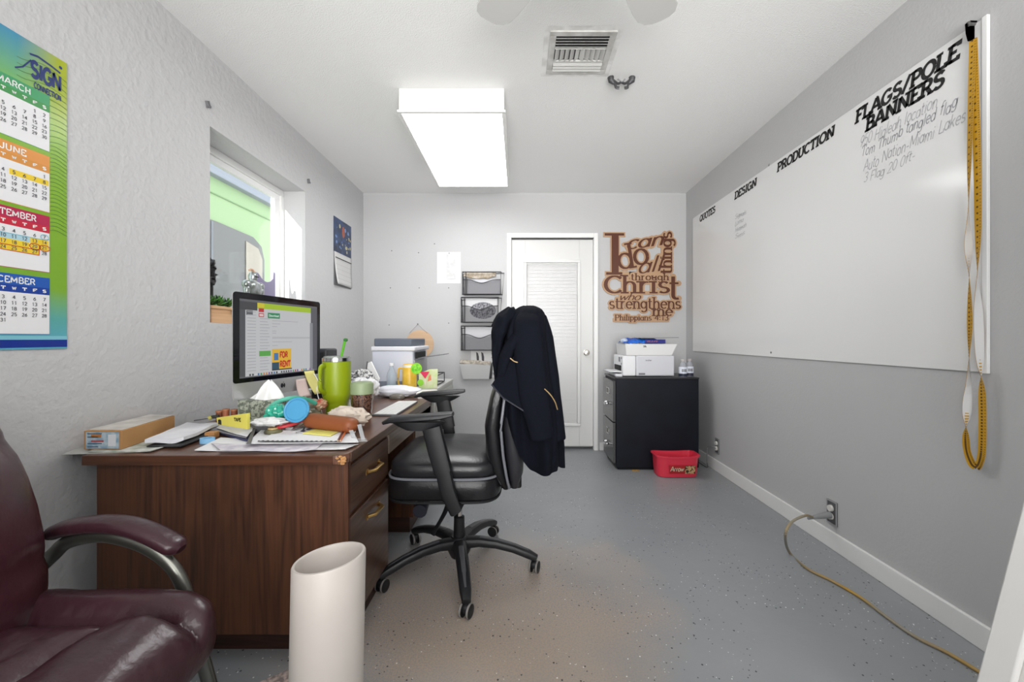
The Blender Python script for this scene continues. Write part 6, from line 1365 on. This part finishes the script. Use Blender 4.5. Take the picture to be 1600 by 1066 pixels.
for k, (dz, col, dx, lab) in enumerate(((0, 'd9d6cf', 0, 'cream book at the bottom of the pile under the cocktail card'), (.014, '6a4a44', .012, 'dark red book in the middle of the pile by the drinks'), (.026, 'e4e2dd', -.01, 'white book at the top of the pile by the drinks'))):
    z_ = DT+dz; x_b = P(655, 0, 2.66).x
    bk_ = thing('book', lab, 'book', (x_b+.06, 2.70, z_), 'flat books piled by the drinks')
    MB().box(x_b+dx, x_b+dx+.105, 2.62, 2.78, z_, z_+.012).build('cover', M(col, .5), bk_, bevel=.001)
    MB().box(x_b+dx+.003, x_b+dx+.1052, 2.6195, 2.777, z_+.002, z_+.010).build('page_block', M('e6e3dc', .8), bk_)
cbl = thing('white_cable', 'thin white cable looping down beside the tumbler from the computer', 'cable', (P(496, 0, 2.2).x, 2.2, DT))
MB().tube(bez([scr(.93, .2, -.02), P(497, 596, 2.2), P(495, 608, 2.18), P(497, 620, 2.15), P(501, 632, 2.1), V(P(503, 0, 2.1).x, 2.1, DT+.003)]), .0022, 6).build('lead', M('e6e6e6', .5), cbl)
# ---------------------------------------------------------------- window sill things
SZ = wz0
pla = thing('planter', 'tan wooden trough on the window sill holding small green succulents', 'planter', (-1.56, 2.2, SZ))
def LWp(px, py, x): Y = x*F/(px-CX); return P(px, py, Y)
MB().box(-1.605, -1.535, 2.075, 2.42, SZ, SZ+.085).build('trough', wood('b8875a', 'd9b088', 1, .6), pla, bevel=.003)
MB().box(-1.61, -1.53, 2.07, 2.425, SZ+.072, SZ+.088).build('rim_board', wood('c09468', 'e0bc94', 1, .6), pla, bevel=.003)
for gi in range(9):
    gx_, gy_ = -1.57+random.uniform(-.018, .018), 2.09+gi*.038; lab = 'small green succulent in the sill planter'
    pr2 = thing('succulent', ['bushy green succulent at the near end of the sill planter', 'second small succulent from the near end of the planter', 'third small succulent from the near end of the planter', 'fourth small succulent from the near end of the planter', 'succulent in the middle of the planter just left of the screen', 'sixth succulent from the near end, behind the screen corner', 'seventh succulent from the near end, hidden behind the screen', 'eighth succulent from the near end, behind the screen', 'succulent at the far end of the planter behind the screen'][gi], 'plant', (gx_, gy_, SZ+.085), 'succulents in the sill planter')
    lf = MB()
    for k in range(44):
        a_, el = random.uniform(0, 6.28), random.uniform(.2, 1.45); L_ = random.uniform(.03, .06)
        d = V(math.cos(a_)*math.cos(el), math.sin(a_)*math.cos(el), math.sin(el)); s_ = d.cross(V(0, 0, 1)).normalized(); b0_ = V(gx_, gy_, SZ+.085)+V(0, 0, random.uniform(0, .02))
        n_ = s_.cross(d)
        lf.add([b0_, b0_+d*L_*.6+s_*.006, b0_+d*L_, b0_+d*L_*.6-s_*.006, b0_+d*L_*.5+n_*.005], [(0, 1, 4), (1, 2, 4), (2, 3, 4), (3, 0, 4), (0, 3, 2, 1)], k % 2)
    lf.build('leaf_cluster', [M('4f8a35', .5), M('2c4a28', .5)], pr2, smooth=False, kind='stuff')
lt = MB().box(-1.53, -1.515, 2.22, 2.50, SZ+.06, SZ+.085).build('dark_slate', M('4f4f55', .4), label='flat dark slab resting across the planter left of the screen', cat='slab', bevel=.002)
kn = thing('knight_bust', 'silver armoured knight bust figurine on the window sill above the screen', 'figurine', (LWp(396, 0, -1.6).x, LWp(396, 0, -1.6).y, SZ))
m_sil = M('b9bec0', .28, .75, var=('7f8680', 30, .15))
kc = LWp(395, 430, -1.60); ky_ = kc.y; KS = ky_/F
def kp_(px, py, dx=0): return V(-1.60+dx, ky_+(px-395)*KS*1.6*0+ (px-395)*.0050, CH-(py-CY)*KS)
KU = .0052   # metres along the sill per photo pixel
z_s, z_t = SZ, CH-(425-CY)*KS
MB().lathe([(0, 0), (.05, 0), (.05, .012), (.035, .02), (.03, z_s*0+.10), (0, .1)], (-1.6, ky_, SZ), n=24).build('pedestal', m_sil, kn)
zc_ = CH-(452-CY)*KS
MB().sq((-1.6, ky_, zc_), (.036, .066, .05), .8, .85, 28, 16).build('breastplate', m_sil, kn)
for s_ in (-1, 1):
    MB().sq((-1.597, ky_+s_*.062, zc_+.022), (.024, .026, .026), .9, .9, 18, 12).build('shoulder_plate', m_sil, kn); MB().sq((-1.592, ky_+s_*.066, zc_-.012), (.018, .018, .03), .9, .9, 14, 10).build('arm_plate', m_sil, kn)
MB().lathe([(.022, 0), (.018, .02)], (-1.6, ky_, zc_+.04), n=18, cap=False).build('gorget', m_sil, kn)
zh = CH-(433-CY)*KS
MB().sq((-1.6, ky_, zh), (.024, .022, .032), .9, .9, 22, 16).build('helmet', m_sil, kn)
MB().box(-1.577, -1.572, ky_-.014, ky_+.014, zh-.002, zh+.003).build('visor_slit', m_dark, kn)
MB().tube(bez([(-1.60, ky_+.014, zh+.01), (-1.60, ky_+.004, zh+.034), (-1.60, ky_-.014, zh+.044), (-1.60, ky_-.034, zh+.034)]), [.012]*8+[.010]*8+[.007]*8+[.004], 8, b=.006).build('plume', M('c9a58c', .6), kn)
pu = thing('purple_plaque', 'lilac wavy cut-out plaque leaning in the window behind the knight', 'decoration', (-1.655, 2.75, SZ))
def LP(px, py): return LWp(px, py, -1.655)
MB().prism([LP(399, 425), LP(404, 427), LP(409, 435), LP(413, 439), LP(418, 441), LP(423, 440), LP(427, 436), LP(428, 424), LP(430, 428), LP(430, 470), V(-1.655, LP(430, 0).y, SZ), V(-1.655, LP(396, 0).y, SZ), LP(396, 430)], (-.008, 0, 0)).build('plaque_board', M('8f88a6', .6), pu, bevel=.001)
gY, gX = 2.238, -1.665
gm_ = thing('dark_figurine', 'dark spiky figurine at the near end of the window sill', 'figurine', (gX, gY, SZ))
gz_ = lambda py: CH-(py-CY)*gY/F
def spiky(c, r, sd_): return MB().sq(c, r, .9, .9, 26, 18, lambda q, p: q+V(p.x, p.y, p.z)*.014*noise.noise(q*70+V(sd_, 0, 0))*1.8)
spiky((gX, gY-.002, gz_(432)), (.026, .026, .05), 1).build('torso', M('2b2a2c', .6), gm_)
spiky((gX, gY+.002, gz_(414)), (.022, .024, .028), 2).build('head', M('2b2a2c', .6), gm_)
for dz, dy in ((402, .0), (408, .022), (418, .030)): MB().tube([(gX, gY+dy*.6, gz_(dz)-.02), (gX, gY+dy+.006, gz_(dz))], [.009, .001], 6).build('spike', M('2b2a2c', .6), gm_)
for dy in (-.012, .012): MB().tube([(gX, gY+dy, gz_(442)), (gX, gY+dy*1.2, SZ)], [.010, .008], 8).build('leg', M('2b2a2c', .6), gm_)
